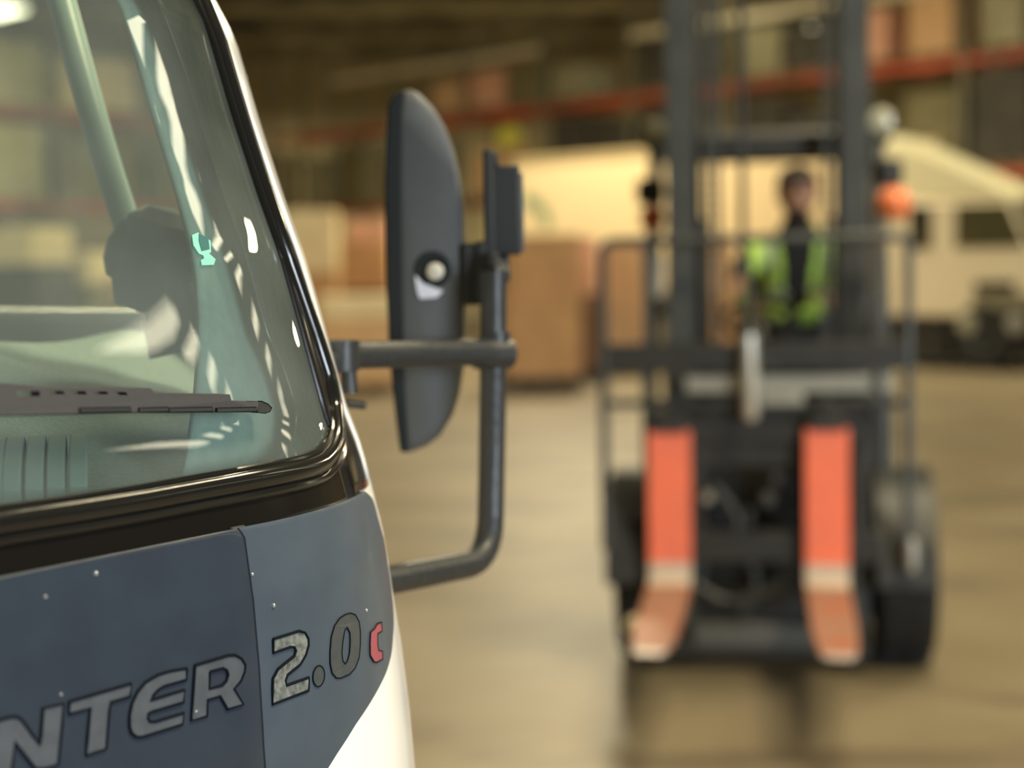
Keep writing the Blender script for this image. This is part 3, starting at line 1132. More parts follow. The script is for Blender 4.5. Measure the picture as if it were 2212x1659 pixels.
for px, w in ((1398, .030), (1895, .030)):
    bm = bmesh.new()
    x = fx(px, dB)
    box(bm, x - w / 2, x + w / 2, dB - .004, dB + .010, fz(900, dB), bt)
    finish(bm, 'backrest_bar', M_FGRY, fork, bevel=.003)
# hose reel bracket and light steel end on the right
bm = bmesh.new()
p = FL(1968, 1195, dB)
lathe(bm, [(0, -.07), (.02, -.06), (.026, 0), (.02, .05), (0, .06)], 14, Matrix.Translation((p.x, dB - .02, p.z)))
finish(bm, 'steel_end', M_FLIT, fork)
# forks: L shape, orange shank, pale band at the heel, worn blade, bare tip
for (x0p, x1p, ztop, tipdx) in ((1396, 1488, 932, 0.02), (1738, 1834, 927, 0.0)):
    dF = -.15
    x0, x1 = fx(x0p, dF), fx(x1p, dF)
    zt, zb, z2 = fz(ztop, dF), fz(1218, dF), fz(1252, dF)
    th = .045
    bm = bmesh.new()
    cx_ = (x0 + x1) / 2
    hw = (x1 - x0) / 2
    secs = [(dF, zt), (dF, zb), (dF - .012, z2)]
    # side profile as (y, z) outer and inner lines, one loft with material by section
    outer = [(dF + th, zt + .0), (dF + th, zb), (dF + th, z2 - .02), (dF + th - .03, z2 - .05), (dF - .08, z2 - .058), (dF - .75, z2 - .050), (dF - 1.02, z2 - .030), (dF - 1.07, z2 - .022)]
    inner = [(dF, zt), (dF, zb), (dF - .002, z2 + .005), (dF - .02, z2 - .008), (dF - .08, z2 - .012), (dF - .75, z2 - .014), (dF - 1.02, z2 - .016), (dF - 1.07, z2 - .018)]
    mi = [0, 1, 1, 1, 2, 2, 3]
    hws = [hw, hw, hw, hw, hw, hw * .92, hw * .7, hw * .45]
    dxs = [0, 0, 0, 0, 0, 0, tipdx * 0, 0]
    ring_ = []
    for (oy, oz), (iy, iz), h in zip(outer, inner, hws):
        ring_.append([bm.verts.new(v) for v in ((cx_ - h, iy, iz), (cx_ + h, iy, iz), (cx_ + h, oy, oz), (cx_ - h, oy, oz))])
    for q, (a, b) in enumerate(zip(ring_, ring_[1:])):
        for k in range(4):
            bm.faces.new((a[k], a[(k + 1) % 4], b[(k + 1) % 4], b[k])).material_index = mi[q]
    bm.faces.new(ring_[0]).material_index = 0
    bm.faces.new(ring_[-1][::-1]).material_index = 3
    fk = finish(bm, 'fork', [M_ORNG, M_BAND, M_BLADE, M_TIP], fork, bevel=.004)
    bm = bmesh.new()
    box(bm, cx_ - hw * .8, cx_ + hw * .8, dF - .01, dF + .07, zt - .005, zt + .055)
    finish(bm, 'fork_hook', M_FBLK, fk, bevel=.006)
# wheels
for (px, d, r, w, nm) in ((1950, .30, .345, .215, 'front_wheel'), (1392, .30, .345, .20, 'front_wheel')):
    x = fx(px, d)
    bm = bmesh.new()
    Mw = Matrix.Translation((x, d, r)) @ Matrix.Rotation(PI / 2, 4, 'Y')
    lathe(bm, [(r * .55, -w / 2), (r * .93, -w / 2), (r, -w / 2 + .025), (r, w / 2 - .025), (r * .93, w / 2), (r * .55, w / 2)], 40, Mw)
    for k in range(26):
        a_ = k * 2 * PI / 26
        Mk = Mw @ Matrix.Rotation(a_, 4, 'Z')
        for s_ in (-1, 1):
            box(bm, r - .01, r + .008, s_ * w * .25 - w * .2, s_ * w * .25 + w * .2, -0.0, .022, Mk @ Matrix.Rotation(PI / 2, 4, 'X'))
    wo = finish(bm, nm, M_TYRE, fork)
    bm = bmesh.new()
    lathe(bm, [(r * .56, -w * .42), (r * .56, w * .42), (r * .45, w * .3), (r * .2, w * .1), (r * .15, w * .4), (0, w * .4)], 24, Mw)
    finish(bm, 'rim', M_FLIT, wo)
for sx in (-.46, .46):
    bm = bmesh.new()
    Mw = Matrix.Translation((sx, 1.72, .27)) @ Matrix.Rotation(PI / 2, 4, 'Y')
    lathe(bm, [(.14, -.08), (.25, -.08), (.27, -.06), (.27, .06), (.25, .08), (.14, .08)], 32, Mw)
    wo = finish(bm, 'rear_wheel', M_TYRE, fork)
    bm = bmesh.new()
    lathe(bm, [(.15, -.07), (.15, .07), (.1, .04), (0, .04)], 20, Mw)
    finish(bm, 'rim', M_FLIT, wo)
# axle, cross member
bm = bmesh.new()
tube(bm, [(-.5, .3, .34), (.52, .3, .34)], .06, 14)
finish(bm, 'front_axle', M_FBLK, fork)
bm = bmesh.new()
box(bm, fx(1490, -.02), fx(1765, -.02), -.02, .05, fz(1402, -.02), fz(1352, -.02))
finish(bm, 'lower_crossmember', mat('dusty_grey_steel', (0.10, 0.10, 0.09), rough=.6, scale=10), fork, bevel=.008)
bm = bmesh.new()
box(bm, fx(1400, .0), fx(1880, .0), .0, .12, .05, .19)
finish(bm, 'mast_foot', M_FBLK, fork, bevel=.01)
bm = bmesh.new()
bmesh.ops.create_uvsphere(bm, u_segments=14, v_segments=10, radius=.038, matrix=Matrix.Translation(FL(1374, 1352, -.30)))
tube(bm, [FL(1374, 1352, -.30), FL(1400, 1352, .02)], .012, 8)
finish(bm, 'cream_marker', mat('cream_plastic', (0.85, 0.72, 0.42), rough=.5), fork)
for px, py, rr_, m_ in ((1528, 1075, .022, M_FLIT), (1658, 1078, .028, M_FGRY), (1676, 1035, .020, M_FGRY), (1782, 870, .022, M_FGRY)):
    bm = bmesh.new()
    p = FL(px, py, -.13)
    lathe(bm, [(0, -.03), (rr_, -.03), (rr_, .02), (rr_ * .6, .035), (0, .035)], 14, Matrix.Translation(p) @ Matrix.Rotation(PI / 2, 4, 'X'))
    finish(bm, 'hydraulic_fitting', m_, fork)
for pts in (((1540, 1050), (1580, 1090), (1600, 1140), (1570, 1200)), ((1620, 1100), (1610, 1180), (1640, 1260), (1600, 1330)), ((1500, 1260), (1560, 1300), (1640, 1290), (1720, 1240))):
    bm = bmesh.new()
    tube(bm, fillet([FL(x, y, -.03) for x, y in pts], .05), .016, 10)
    finish(bm, 'hydraulic_hose', M_FGRY, fork)
# chassis, front fenders, floor plate, cowl, hood, counterweight
bm = bmesh.new()
box(bm, -.42, .42, .22, 1.9, .16, .62)
finish(bm, 'chassis', M_FBLK, fork, bevel=.03)
for sx, wx in ((-1, .50), (1, .50)):
    bm = bmesh.new()
    pr = [(.30 + .40 * math.cos(t), .345 + .40 * math.sin(t)) for t in [PI * k / 10 for k in range(11)]]
    pi_ = [(.30 + .375 * math.cos(t), .345 + .375 * math.sin(t)) for t in [PI * k / 10 for k in range(10, -1, -1)]]
    prism(bm, pr + pi_, -.11, .11, Matrix.Translation((sx * wx, 0, 0)) @ Matrix(((0, 0, 1, 0), (1, 0, 0, 0), (0, 1, 0, 0), (0, 0, 0, 1))))
    finish(bm, 'fender', M_FBLK, fork, bevel=.004)
bm = bmesh.new()
prism(bm, [(.24, .60), (.62, .60), (.62, .66), (.42, .70), (.40, 1.12), (.30, 1.20), (.22, 1.18)], fx(1500, .3), fx(1840, .3), Matrix(((0, 0, 1, 0), (1, 0, 0, 0), (0, 1, 0, 0), (0, 0, 0, 1))))
finish(bm, 'front_cowl', M_FBLK, fork, bevel=.02)
bm = bmesh.new()
prism(bm, [(.85, .60), (1.75, .60), (1.75, 1.02), (1.55, 1.06), (.90, 1.00)], -.40, .48, Matrix(((0, 0, 1, 0), (1, 0, 0, 0), (0, 1, 0, 0), (0, 0, 0, 1))))
finish(bm, 'hood', mat('forklift_hood_paint', (0.035, 0.036, 0.036), rough=.5), fork, bevel=.03)
bm = bmesh.new()
prism(bm, [(1.6, .18), (2.15, .25), (2.28, .5), (2.25, .95), (2.0, 1.08), (1.6, 1.08)], -.50, .54, Matrix(((0, 0, 1, 0), (1, 0, 0, 0), (0, 1, 0, 0), (0, 0, 0, 1))))
finish(bm, 'counterweight', M_FBLK, fork, bevel=.05, segs=3)
bm = bmesh.new()
box(bm, -.14, .40, 1.0, 1.48, 1.0, 1.03)
fs_ = finish(bm, 'seat_cushion', M_FBLK, fork, bevel=.03)
bm = bmesh.new()
box(bm, -.12, .38, 1.42, 1.53, 1.06, 1.52)
finish(bm, 'seat_back', M_FBLK, fork, bevel=.04, segs=3)
# steering column, wheel, levers
bm = bmesh.new()
wc = FL(1640, 690, .55)
tube(bm, [(wc.x, .33, 1.10), tuple(wc)], .025, 10)
finish(bm, 'steering_column', M_FBLK, fork)
bm = bmesh.new()
Ms = Matrix.Translation(wc) @ Matrix.Rotation(R_(-30), 4, 'X')
tube(bm, [Ms @ Vector((.15 * math.cos(a * PI / 12), .15 * math.sin(a * PI / 12), 0)) for a in range(25)], .013, 8)
for a in range(3):
    tube(bm, [Ms @ Vector((0, 0, -.02)), Ms @ Vector((.15 * math.cos(a * 2.1 + .5), .15 * math.sin(a * 2.1 + .5), 0))], .009, 6)
finish(bm, 'steering_wheel', M_FBLK, fork)
for k in range(3):
    bm = bmesh.new()
    tube(bm, [(.24 + k * .05, .42, 1.12), (.24 + k * .05, .47, 1.28)], .008, 8)
    lathe(bm, [(0, -.02), (.016, -.012), (.018, 0), (.014, .014), (0, .018)], 10, Matrix.Translation((.24 + k * .05, .475, 1.295)))
    finish(bm, 'control_lever', M_FBLK, fork)
# overhead guard
gl0, gl1 = fx(1402, .30), fx(1912, .30)
zr = fz(300, .5)
for x_, topx in ((gl0, gl0 + .02), (gl1, gl1 - .02)):
    bm = bmesh.new()
    tube(bm, fillet([(x_, .28, .66), (x_, .30, 1.10), (topx, .52, zr)], .08), .030, 10)
    finish(bm, 'guard_leg', M_FGRY, fork)
    bm = bmesh.new()
    tube(bm, fillet([(x_, 1.75, 1.0), (topx, 1.62, zr)], .08), .030, 10)
    finish(bm, 'guard_leg', M_FGRY, fork)
bm = bmesh.new()
tube(bm, fillet([(gl0, .50, zr), (gl1, .50, zr), (gl1, 1.66, zr + .01), (gl0, 1.66, zr + .01), (gl0, .50, zr)], .05), .038, 10)
finish(bm, 'guard_roof_frame', M_FBLK, fork)
for k in range(9):
    bm = bmesh.new()
    y = .60 + k * .12
    box(bm, gl0, gl1, y, y + .045, zr - .01, zr + .02)
    finish(bm, 'guard_roof_bar', M_FBLK, fork, bevel=.003)
# head lamps on the guard and the turn lamps below them
for (px, py, r) in ((1412, 285, .048), (1903, 262, .050)):
    bm = bmesh.new()
    p = FL(px, py, .25)
    Ml = Matrix.Translation(p) @ Matrix.Rotation(PI / 2, 4, 'X')
    lathe(bm, [(0, -.09), (r * .6, -.08), (r, -.03), (r * 1.08, .0), (r, .004)], 20, Ml)
    hl = finish(bm, 'head_lamp', M_FBLK, fork)
    bm = bmesh.new()
    lathe(bm, [(r, .0), (r * .9, .012), (r * .5, .02), (0, .022)], 20, Ml)
    finish(bm, 'lamp_glass', M_HEAD, hl)
for (px, py, r, m_, px2, py2) in ((1409, 470, .050, M_LENSD, 1405, 415), (1931, 440, .066, M_LENS, 1918, 375)):
    bm = bmesh.new()
    p = FL(px2, py2, .22)
    lathe(bm, [(0, -.05), (.05, -.045), (.058, 0), (.05, .05), (0, .055)], 16, Matrix.Translation(p))
    tube(bm, [p, (gl0 if px < 1600 else gl1, .30, p.z)], .02, 8)
    tl = finish(bm, 'turn_lamp', M_FBLK, fork)
    bm = bmesh.new()
    p = FL(px, py, .18)
    lathe(bm, [(0, -r), (r * .6, -r * .86), (r * .95, -r * .4), (r, 0), (r * .95, r * .4), (r * .6, r * .86), (0, r)], 20, Matrix.Translation(p))
    finish(bm, 'orange_lens', m_, tl)
# pale clamp and grey bracket seen on the uprights
for px, y0, y1, w, m_ in ((1422, 545, 640, .035, M_FLIT), (1905, 690, 765, .05, M_FGRY)):
    bm = bmesh.new()
    x = fx(px, -.05)
    box(bm, x - w / 2, x + w / 2, -.06, -.02, fz(y1, -.05), fz(y0, -.05))
    finish(bm, 'upright_bracket', m_, fork, bevel=.006)

# ------------------------------------------------------------------ the driver
person = thing('person', 'dark-haired forklift driver sitting in a black top and lime reflective vest', 'person', FM)
M_SKIN = mat('driver_skin', (0.50, 0.27, 0.18), rough=0.6)
M_TOP = mat('black_work_top', (0.022, 0.020, 0.020), rough=0.9)
M_TROU = mat('dark_trousers', (0.030, 0.032, 0.035), rough=0.9)
M_HAIR = mat('dark_hair', (0.020, 0.014, 0.011), rough=0.8)
M_BEARD = mat('dark_beard', (0.045, 0.028, 0.020), rough=0.9)
M_LIME = mat('lime_hi_vis_cloth', (0.66, 0.98, 0.20), rough=0.7, noise=((0.52, 0.82, 0.15), 0.6), scale=16)
M_SILV = mat('silver_reflective_tape', (0.40, 0.42, 0.40), rough=0.4)
M_GLOV = mat('dark_lime_glove', (0.20, 0.34, 0.04), rough=0.8)


def skin_mesh(verts, edges, radii, root=0, sub=2):
    me = bpy.data.meshes.new('tmp')
    me.from_pydata(verts, edges, [])
    o = bpy.data.objects.new('tmp', me)
    COL.objects.link(o)
    md = o.modifiers.new('s', 'SKIN')
    md.use_smooth_shade = True
    md.branch_smoothing = 0.4
    for i, r in enumerate(radii):
        sv = me.skin_vertices[0].data[i]
        sv.radius = (r, r) if not isinstance(r, tuple) else r
        sv.use_root = (i == root)
    sb = o.modifiers.new('u', 'SUBSURF')
    sb.levels = sub
    sb.render_levels = sub
    dg = bpy.context.evaluated_depsgraph_get()
    dg.update()
    out = bpy.data.meshes.new_from_object(o.evaluated_get(dg))
    bpy.data.objects.remove(o)
    return out


dD = 1.12
hd = FL(1722, 420, dD - .04)
nk = FL(1722, 492, dD)
shl, shr = FL(1634, 528, dD), FL(1802, 524, dD)
cxb = nk.x
V, Ed, Rd = [], [], []


def av(p, r, parent=None):
    V.append(tuple(p))
    Rd.append(r)
    if parent is not None:
        Ed.append((parent, len(V) - 1))
    return len(V) - 1


pz = 1.13
pel = av((cxb, dD + .12, pz), (.15, .11))
wai = av((cxb, dD + .10, 1.30), (.135, .10), pel)
chs = av((cxb, dD + .06, 1.50), (.155, .11), wai)
upc = av((cxb, dD + .02, 1.60), (.135, .09), chs)
nkb = av((cxb, dD + .01, 1.685), .080, upc)
nkt = av((cxb, dD - .005, hd.z - .06), .060, nkb)
hands = []
for sd, shp, elp, hnp in ((-1, shl, FL(1590, 610, dD - .20), FL(1618, 655, .66)), (1, shr, FL(1818, 640, dD - .12), FL(1755, 668, .62))):
    s0 = av((cxb + sd * .10, dD + .02, shp.z - .03), .070, upc)
    s1 = av(shp + Vector((-.02 * sd, 0, -.035)), .062, s0)
    ua = av((shp + elp) / 2 + Vector((.01 * sd, 0, 0)), .052, s1)
    el = av(elp, .043, ua)
    fo = av((Vector(elp) * .45 + Vector(hnp) * .55), .040, el)
    wr = av(Vector(elp) * .12 + Vector(hnp) * .88, .027, fo)
    pm = av(hnp, (.036, .020), wr)
    dirn = (Vector(hnp) - Vector(elp)).normalized()
    side = Vector((1, 0, 0))
    side = (side - dirn * side.dot(dirn)).normalized()
    dn = dirn.cross(side)
    if dn.z > 0:
        dn = -dn
    hands.append((Vector(hnp), dirn, side, dn, sd))
for sd in (-1, 1):
    h = av((cxb + sd * .10, dD + .08, pz - .02), .095, pel)
    kn = av((cxb + sd * .15, .66, 1.10), .062, h)
    ca = av((cxb + sd * .15, .64, .92), .055, kn)
    an = av((cxb + sd * .15, .66, .74), .040, ca)
    ft = av((cxb + sd * .16, .52, .70), .042, an)
bodym = skin_mesh(V, Ed, Rd, 0, 2)
bm = bmesh.new()
bm.from_mesh(bodym)
# fingers: five short chains rooted in each palm
for (hp, dr, sdv, dn, sd) in hands:
    fv, fe, fr_ = [tuple(hp)], [], [.016]
    for k, (off_, ln) in enumerate(((-.028, .060), (-.010, .072), (.010, .068), (.028, .055))):
        b0 = hp + sdv * off_ + dr * .015
        p1 = hp + sdv * off_ * 1.1 + dr * .045
        p2 = p1 + dr * ln * .35 + dn * .012
        p3 = p2 + dr * ln * .10 + dn * .026
        p4 = p3 - dr * ln * .18 + dn * .018
        i0 = len(fv)
        for p, r in ((b0, .011), (p1, .0095), (p2, .009), (p3, .0085), (p4, .0075)):
            fv.append(tuple(p))
            fr_.append(r)
        fe += [(0, i0), (i0, i0 + 1), (i0 + 1, i0 + 2), (i0 + 2, i0 + 3), (i0 + 3, i0 + 4)]
    i0 = len(fv)
    for p, r in ((hp - sdv * sd * .030, .012), (hp - sdv * sd * .048 + dr * .02 + dn * .01, .0105), (hp - sdv * sd * .046 + dr * .045 + dn * .028, .009)):
        fv.append(tuple(p))
        fr_.append(r)
    fe += [(0, i0), (i0, i0 + 1), (i0 + 1, i0 + 2)]
    hm = skin_mesh(fv, fe, fr_, 0, 1)
    bm.from_mesh(hm)
# head: chin, jaw, cheeks and skull lofted, with nose and ears
fc = Vector((cxb, dD - .01, hd.z))
HEAD = [(-.116, .020, -.072, -.030), (-.106, .038, -.084, .0), (-.085, .053, -.090, .030), (-.060, .062, -.090, .055), (-.03, .069, -.089, .078), (0, .074, -.090, .092),
        (.03, .077, -.093, .098), (.06, .076, -.087, .096), (.09, .066, -.068, .082), (.112, .044, -.040, .052)]


def head_loft(b_, rows, grow=0.0, n=28, mi=0):
    rings = []
    for (z, hx, yf, yb) in rows:
        rg = []
        for k in range(n):
            t = 2 * PI * k / n
            cy, ry = (yf + yb) / 2, (yb - yf) / 2
            x, y = (hx + grow) * math.sin(t), cy - (ry + grow) * math.cos(t)
            if not grow:
                if abs(x) < .022 and y < cy and -.045 < z < .02:
                    y -= .020 * (1 - abs(x) / .022) * (1.2 if z < -.02 else .8)
                if .016 < abs(x) < .046 and y < cy and .0 <= z < .035:
                    y += .007
            rg.append(b_.verts.new((fc.x + x, fc.y + y, fc.z + z)))
        rings.append(rg)
    for a, b in zip(rings, rings[1:]):
        for k in range(n):
            b_.faces.new((a[k], a[(k + 1) % n], b[(k + 1) % n], b[k])).material_index = mi
    z, hx, yf, yb = rows[-1]
    tv = b_.verts.new((fc.x, fc.y + (yf + yb) / 2, fc.z + z + .012 + grow))
    for k in range(n):
        b_.faces.new((rings[-1][k], rings[-1][(k + 1) % n], tv)).material_index = mi
    z, hx, yf, yb = rows[0]
    tv = b_.verts.new((fc.x, fc.y + (yf + yb) / 2, fc.z + z - .002))
    for k in range(n):
        b_.faces.new((rings[0][(k + 1) % n], rings[0][k], tv)).material_index = mi


head_loft(bm, HEAD)
for sx in (-1, 1):
    bmesh.ops.create_uvsphere(bm, u_segments=10, v_segments=8, radius=1, matrix=Matrix.Translation((fc.x + sx * .078, fc.y + .005, fc.z - .005)) @ Matrix.Diagonal((.010, .020, .033, 1)))
bmesh.ops.recalc_face_normals(bm, faces=bm.faces)
for f in bm.faces:
    c = f.calc_center_median()
    f.smooth = True
    d = c - fc
    if c.z > nk.z + .01:
        f.material_index = 0
        if d.z < -.058 and d.y < .03 and d.y > -.2:
            f.material_index = 3
        elif d.z < -.030 and abs(d.x) > .052 and d.y < .0:
            f.material_index = 3
    elif c.y < dD - .30 and c.z < 1.27:
        f.material_index = 2
    elif c.z < 1.18:
        f.material_index = 2
    else:
        f.material_index = 1
        for (hp, dr, sdv, dn, sd) in hands:
            if (c - hp).length < .095:
                f.material_index = 4
            elif (c - hp).length < .24 and c.y < dD - .17:
                f.material_index = 0
me = bpy.data.meshes.new('body')
bm.to_mesh(me)
for m_ in (M_SKIN, M_TOP, M_TROU, M_BEARD, M_GLOV):
    me.materials.append(m_)
bo = bpy.data.objects.new('body', me)
COL.objects.link(bo)
bo.parent = person
# eyes and mouth
for sx in (-1, 1):
    b2 = bmesh.new()
    bmesh.ops.create_uvsphere(b2, u_segments=12, v_segments=8, radius=.011, matrix=Matrix.Translation((fc.x + sx * .031, fc.y - .079, fc.z + .014)))
    finish(b2, 'eye', M_HAIR, person)
b2 = bmesh.new()
tube(b2, [(fc.x - .022, fc.y - .083, fc.z - .052), (fc.x, fc.y - .090, fc.z - .050), (fc.x + .022, fc.y - .083, fc.z - .052)], .005, 8)
finish(b2, 'mouth', mat('lips', (0.25, 0.09, 0.07), rough=.6), person)
# hair: cap of the head lifted off it
bh = bmesh.new()
head_loft(bh, [(.055, .076, -.086, .097), (.075, .072, -.080, .092), (.095, .062, -.064, .078), (.112, .044, -.040, .052)], grow=.013)
back = [(z, hx, .0, yb) for (z, hx, yf, yb) in HEAD[4:9]]
rings = []
for (z, hx, yf, yb) in back:
    rings.append([bh.verts.new((fc.x + (hx + .012) * math.cos(t), fc.y + (yb + .012) * math.sin(t), fc.z + z)) for t in [PI * k / 14 for k in range(15)]])
for a, b in zip(rings, rings[1:]):
    for k in range(14):
        bh.faces.new((a[k], a[k + 1], b[k + 1], b[k]))
# join cap and back of the hair
bmesh.ops.remove_doubles(bh, verts=bh.verts[:], dist=.012)
hair = finish(bh, 'hair', M_HAIR, person, angle=80)
# vest: the torso's own surface lifted off it, with lime cloth and silver tape
bv = bm.copy()
bmesh.ops.delete(bv, geom=[f for f in bv.faces if f.calc_center_median().z > 1.74 or f.calc_center_median().y < dD - .30], context='FACES')
bmesh.ops.subdivide_edges(bv, edges=bv.edges[:], cuts=2, use_grid_fill=True)


def keep(c):
    if c.z > 1.70 or c.z < 1.24 or c.y < dD - .16:
        return False
    if abs(c.x - cxb) > .205:
        return False
    if c.y < dD + .05 and abs(c.x - cxb) < .045 + max(0, c.z - 1.40) * .14:
        return False
    return True


bmesh.ops.delete(bv, geom=[f for f in bv.faces if not keep(f.calc_center_median())], context='FACES')
bv.normal_update()
for v in bv.verts:
    v.co += v.normal * .016
for f in bv.faces:
    c = f.calc_center_median()
    ax = abs(c.x - cxb)
    f.material_index = 0
    if 1.385 < c.z < 1.42 or (c.z > 1.50 and .10 < ax < .14):
        f.material_index = 1
    if c.z < 1.30:
        f.material_index = 2
vest = finish(bv, 'vest', [M_LIME, M_SILV, M_TOP], person)
md = vest.modifiers.new('t', 'SOLIDIFY')
md.thickness = .006
bm.free()

# ================================================================== BACK OF THE HALL
M_ORB = mat('rack_orange_beam', (0.62, 0.095, 0.03), rough=0.5, noise=((0.16, 0.05, 0.025), 1.0), scale=0.45)
M_UPR = mat('rack_upright_paint', (0.20, 0.185, 0.12), rough=0.6)
M_CRM = mat('cream_rack_beam', (0.80, 0.72, 0.50), rough=0.6, noise=((0.66, 0.58, 0.40), 0.6), scale=1.5)
M_CARD = mat('brown_cardboard', (0.56, 0.33, 0.155), rough=0.85, noise=((0.44, 0.25, 0.12), 0.7), scale=3)
M_CARDL = mat('light_cardboard', (0.70, 0.45, 0.24), rough=0.85, noise=((0.58, 0.36, 0.19), 0.6), scale=3)
M_CARDD = mat('dark_cardboard', (0.22, 0.13, 0.075), rough=0.85, noise=((0.14, 0.085, 0.05), 0.7), scale=3)
M_WRAP = mat('cream_wrapped_load', (0.80, 0.66, 0.38), rough=0.5, noise=((0.66, 0.52, 0.29), 0.6), scale=4)
M_OLIVE = mat('olive_wrapped_load', (0.21, 0.185, 0.085), rough=0.5, noise=((0.13, 0.11, 0.05), 0.8), scale=2)
M_OLIVL = mat('pale_olive_load', (0.34, 0.32, 0.19), rough=0.5, noise=((0.24, 0.22, 0.12), 0.8), scale=2)
M_DARKL = mat('dark_load', (0.045, 0.040, 0.028), rough=0.7, noise=((0.08, 0.07, 0.05), 0.7), scale=2)
M_PINK = mat('pink_carton', (0.78, 0.42, 0.28), rough=0.7, noise=((0.60, 0.34, 0.20), 0.6), scale=2)
M_YEL = mat('yellow_sack', (0.85, 0.80, 0.10), rough=0.6)
M_PAL = mat('pallet_wood', (0.30, 0.21, 0.12), rough=0.9, noise=((0.20, 0.14, 0.08), 0.7), scale=6)
M_PALD = mat('dark_pallet', (0.055, 0.055, 0.055), rough=0.8)


def rack(A, B, bay, depth_dir, dep, zs, label, cream=None):
    A, B = Vector((*A, 0)), Vector((*B, 0))
    D = (B - A).normalized()
    n = int((B - A).length / bay)
    P = Vector((*depth_dir, 0)).normalized()
    M = Matrix(((D.x, P.x, 0, A.x), (D.y, P.y, 0, A.y), (0, 0, 1, 0), (0, 0, 0, 1)))
    t = thing('pallet_rack', label, 'rack', M)
    top = 7.2
    for k in range(n + 1):
        x = k * bay
        bm = bmesh.new()
        for y in (0, dep):
            box(bm, x - .05, x + .05, y - .04, y + .04, 0, top)
            box(bm, x - .09, x + .09, y - .07, y + .07, 0, .015)
        z = .3
        while z < top - .7:
            tube(bm, [(x, .03, z), (x, dep - .03, z + .6)], .02, 6)
            tube(bm, [(x, dep - .03, z + .6), (x, .03, z + 1.2)], .02, 6)
            z += 1.2
        finish(bm, 'upright_frame', M_UPR, t, smooth=False)
        if k == n:
            break
        for z in zs:
            for y in (0, dep):
                bm = bmesh.new()
                box(bm, x + .05, x + bay - .05, y - .03, y + .03, z - .13, z)
                box(bm, x + .05, x + .09, y - .045, y + .045, z - .20, z + .02)
                box(bm, x + bay - .09, x + bay - .05, y - .045, y + .045, z - .20, z + .02)
                finish(bm, 'beam', M_ORB, t, smooth=False)
        if cream and k in cream:
            bm = bmesh.new()
            box(bm, x + .05, x + bay - .05, -.03, .03, 6.25, 6.42)
            finish(bm, 'cream_beam', M_CRM, t, smooth=False)
    return M, n


PR = (.732, .681)
RA = (9.0 + .681 * 4.2, 28.0 - .732 * 4.2)
RB = (RA[0] - .681 * 27.1, RA[1] + .732 * 27.1)
RM, RN = rack(RA, RB, 2.7, PR, 1.1, (3.0, 5.05), 'long pallet rack with orange beams running along the back behind the forklift', cream=(1, 2, 3, 4, 6, 7, 8))
LA = (-11.2 - .603 * 9, 34.9 - .797 * 9)
LB = (-5.9, 42.0)
LM, LN = rack(LA, LB, 2.7, (-.797, .603), 1.1, (3.0, 5.05), 'pallet rack with orange beams seen through the truck windscreen')
RMI = RM.inverted()


def rx(px):
    """pixel column -> place along the main rack"""
    o, d = RMI @ Vector((0, 0, CAMZ)), RMI.to_3x3() @ ray(px, 560)
    return (o + d * (-o.y / d.y)).x


def pallet_mesh():
    bm = bmesh.new()
    for k in range(5):
        x = -.5 + k * .22
        box(bm, x, x + .12, -.4, .4, .122, .144)
    for y in (-.4, -.05, .30):
        box(bm, -.5, .5, y, y + .1, .10, .122)
        for x in (-.5, -.06, .38):
            box(bm, x, x + .12, y, y + .1, .022, .10)
        box(bm, -.5, .5, y, y + .1, 0, .022)
    bmesh.ops.recalc_face_normals(bm, faces=bm.faces)
    me = bpy.data.meshes.new('pallet')
    bm.to_mesh(me)
    bm.free()
    return me


PAL = pallet_mesh()
PAL.materials.append(M_PAL)


def pallet(M, sx, sy, label, group=None, m=None):
    me = PAL
    if m:
        me = PAL.copy()
        me.materials.clear()
        me.materials.append(m)
    o = bpy.data.objects.new('wooden_pallet', me)
    COL.objects.link(o)
    o.matrix_world = M @ Matrix.Diagonal((sx, sy / .8, 1, 1))
    tag(o, label, 'pallet', group)
    return o


def carton(M, w, d, h, m, label, name='cardboard_box', cat='box', group=None, lid=False, soft=False):
    """a taped carton or wrapped load standing on local z = 0, centred"""
    bm = bmesh.new()
    if soft:
        vs = box(bm, -w / 2, w / 2, -d / 2, d / 2, 0, h)
        bmesh.ops.subdivide_edges(bm, edges=bm.edges[:], cuts=5, use_grid_fill=True)
        rnd = random.Random(int(w * 1000 + h * 777))
        for v in bm.verts:
            if v.co.z > .01:
                v.co += Vector((rnd.uniform(-1, 1), rnd.uniform(-1, 1), rnd.uniform(-1, .3))) * .018
    else:
        box(bm, -w / 2, w / 2, -d / 2, d / 2, 0, h)
        box(bm, -w / 2 - .002, w / 2 + .002, -.03, .03, h * .9, h + .002)
        box(bm, -w / 2 - .002, w / 2 + .002, -.03, .03, 0.0, h * .1)
    if lid:
        box(bm, -w / 2 - .02, w / 2 + .02, -d / 2 - .02, d / 2 + .02, h - .12, h + .004)
    o = finish(bm, name, m, None, bevel=.015 if soft else .006, smooth=soft)
    o.matrix_world = M
    tag(o, label, cat, group)
    return o


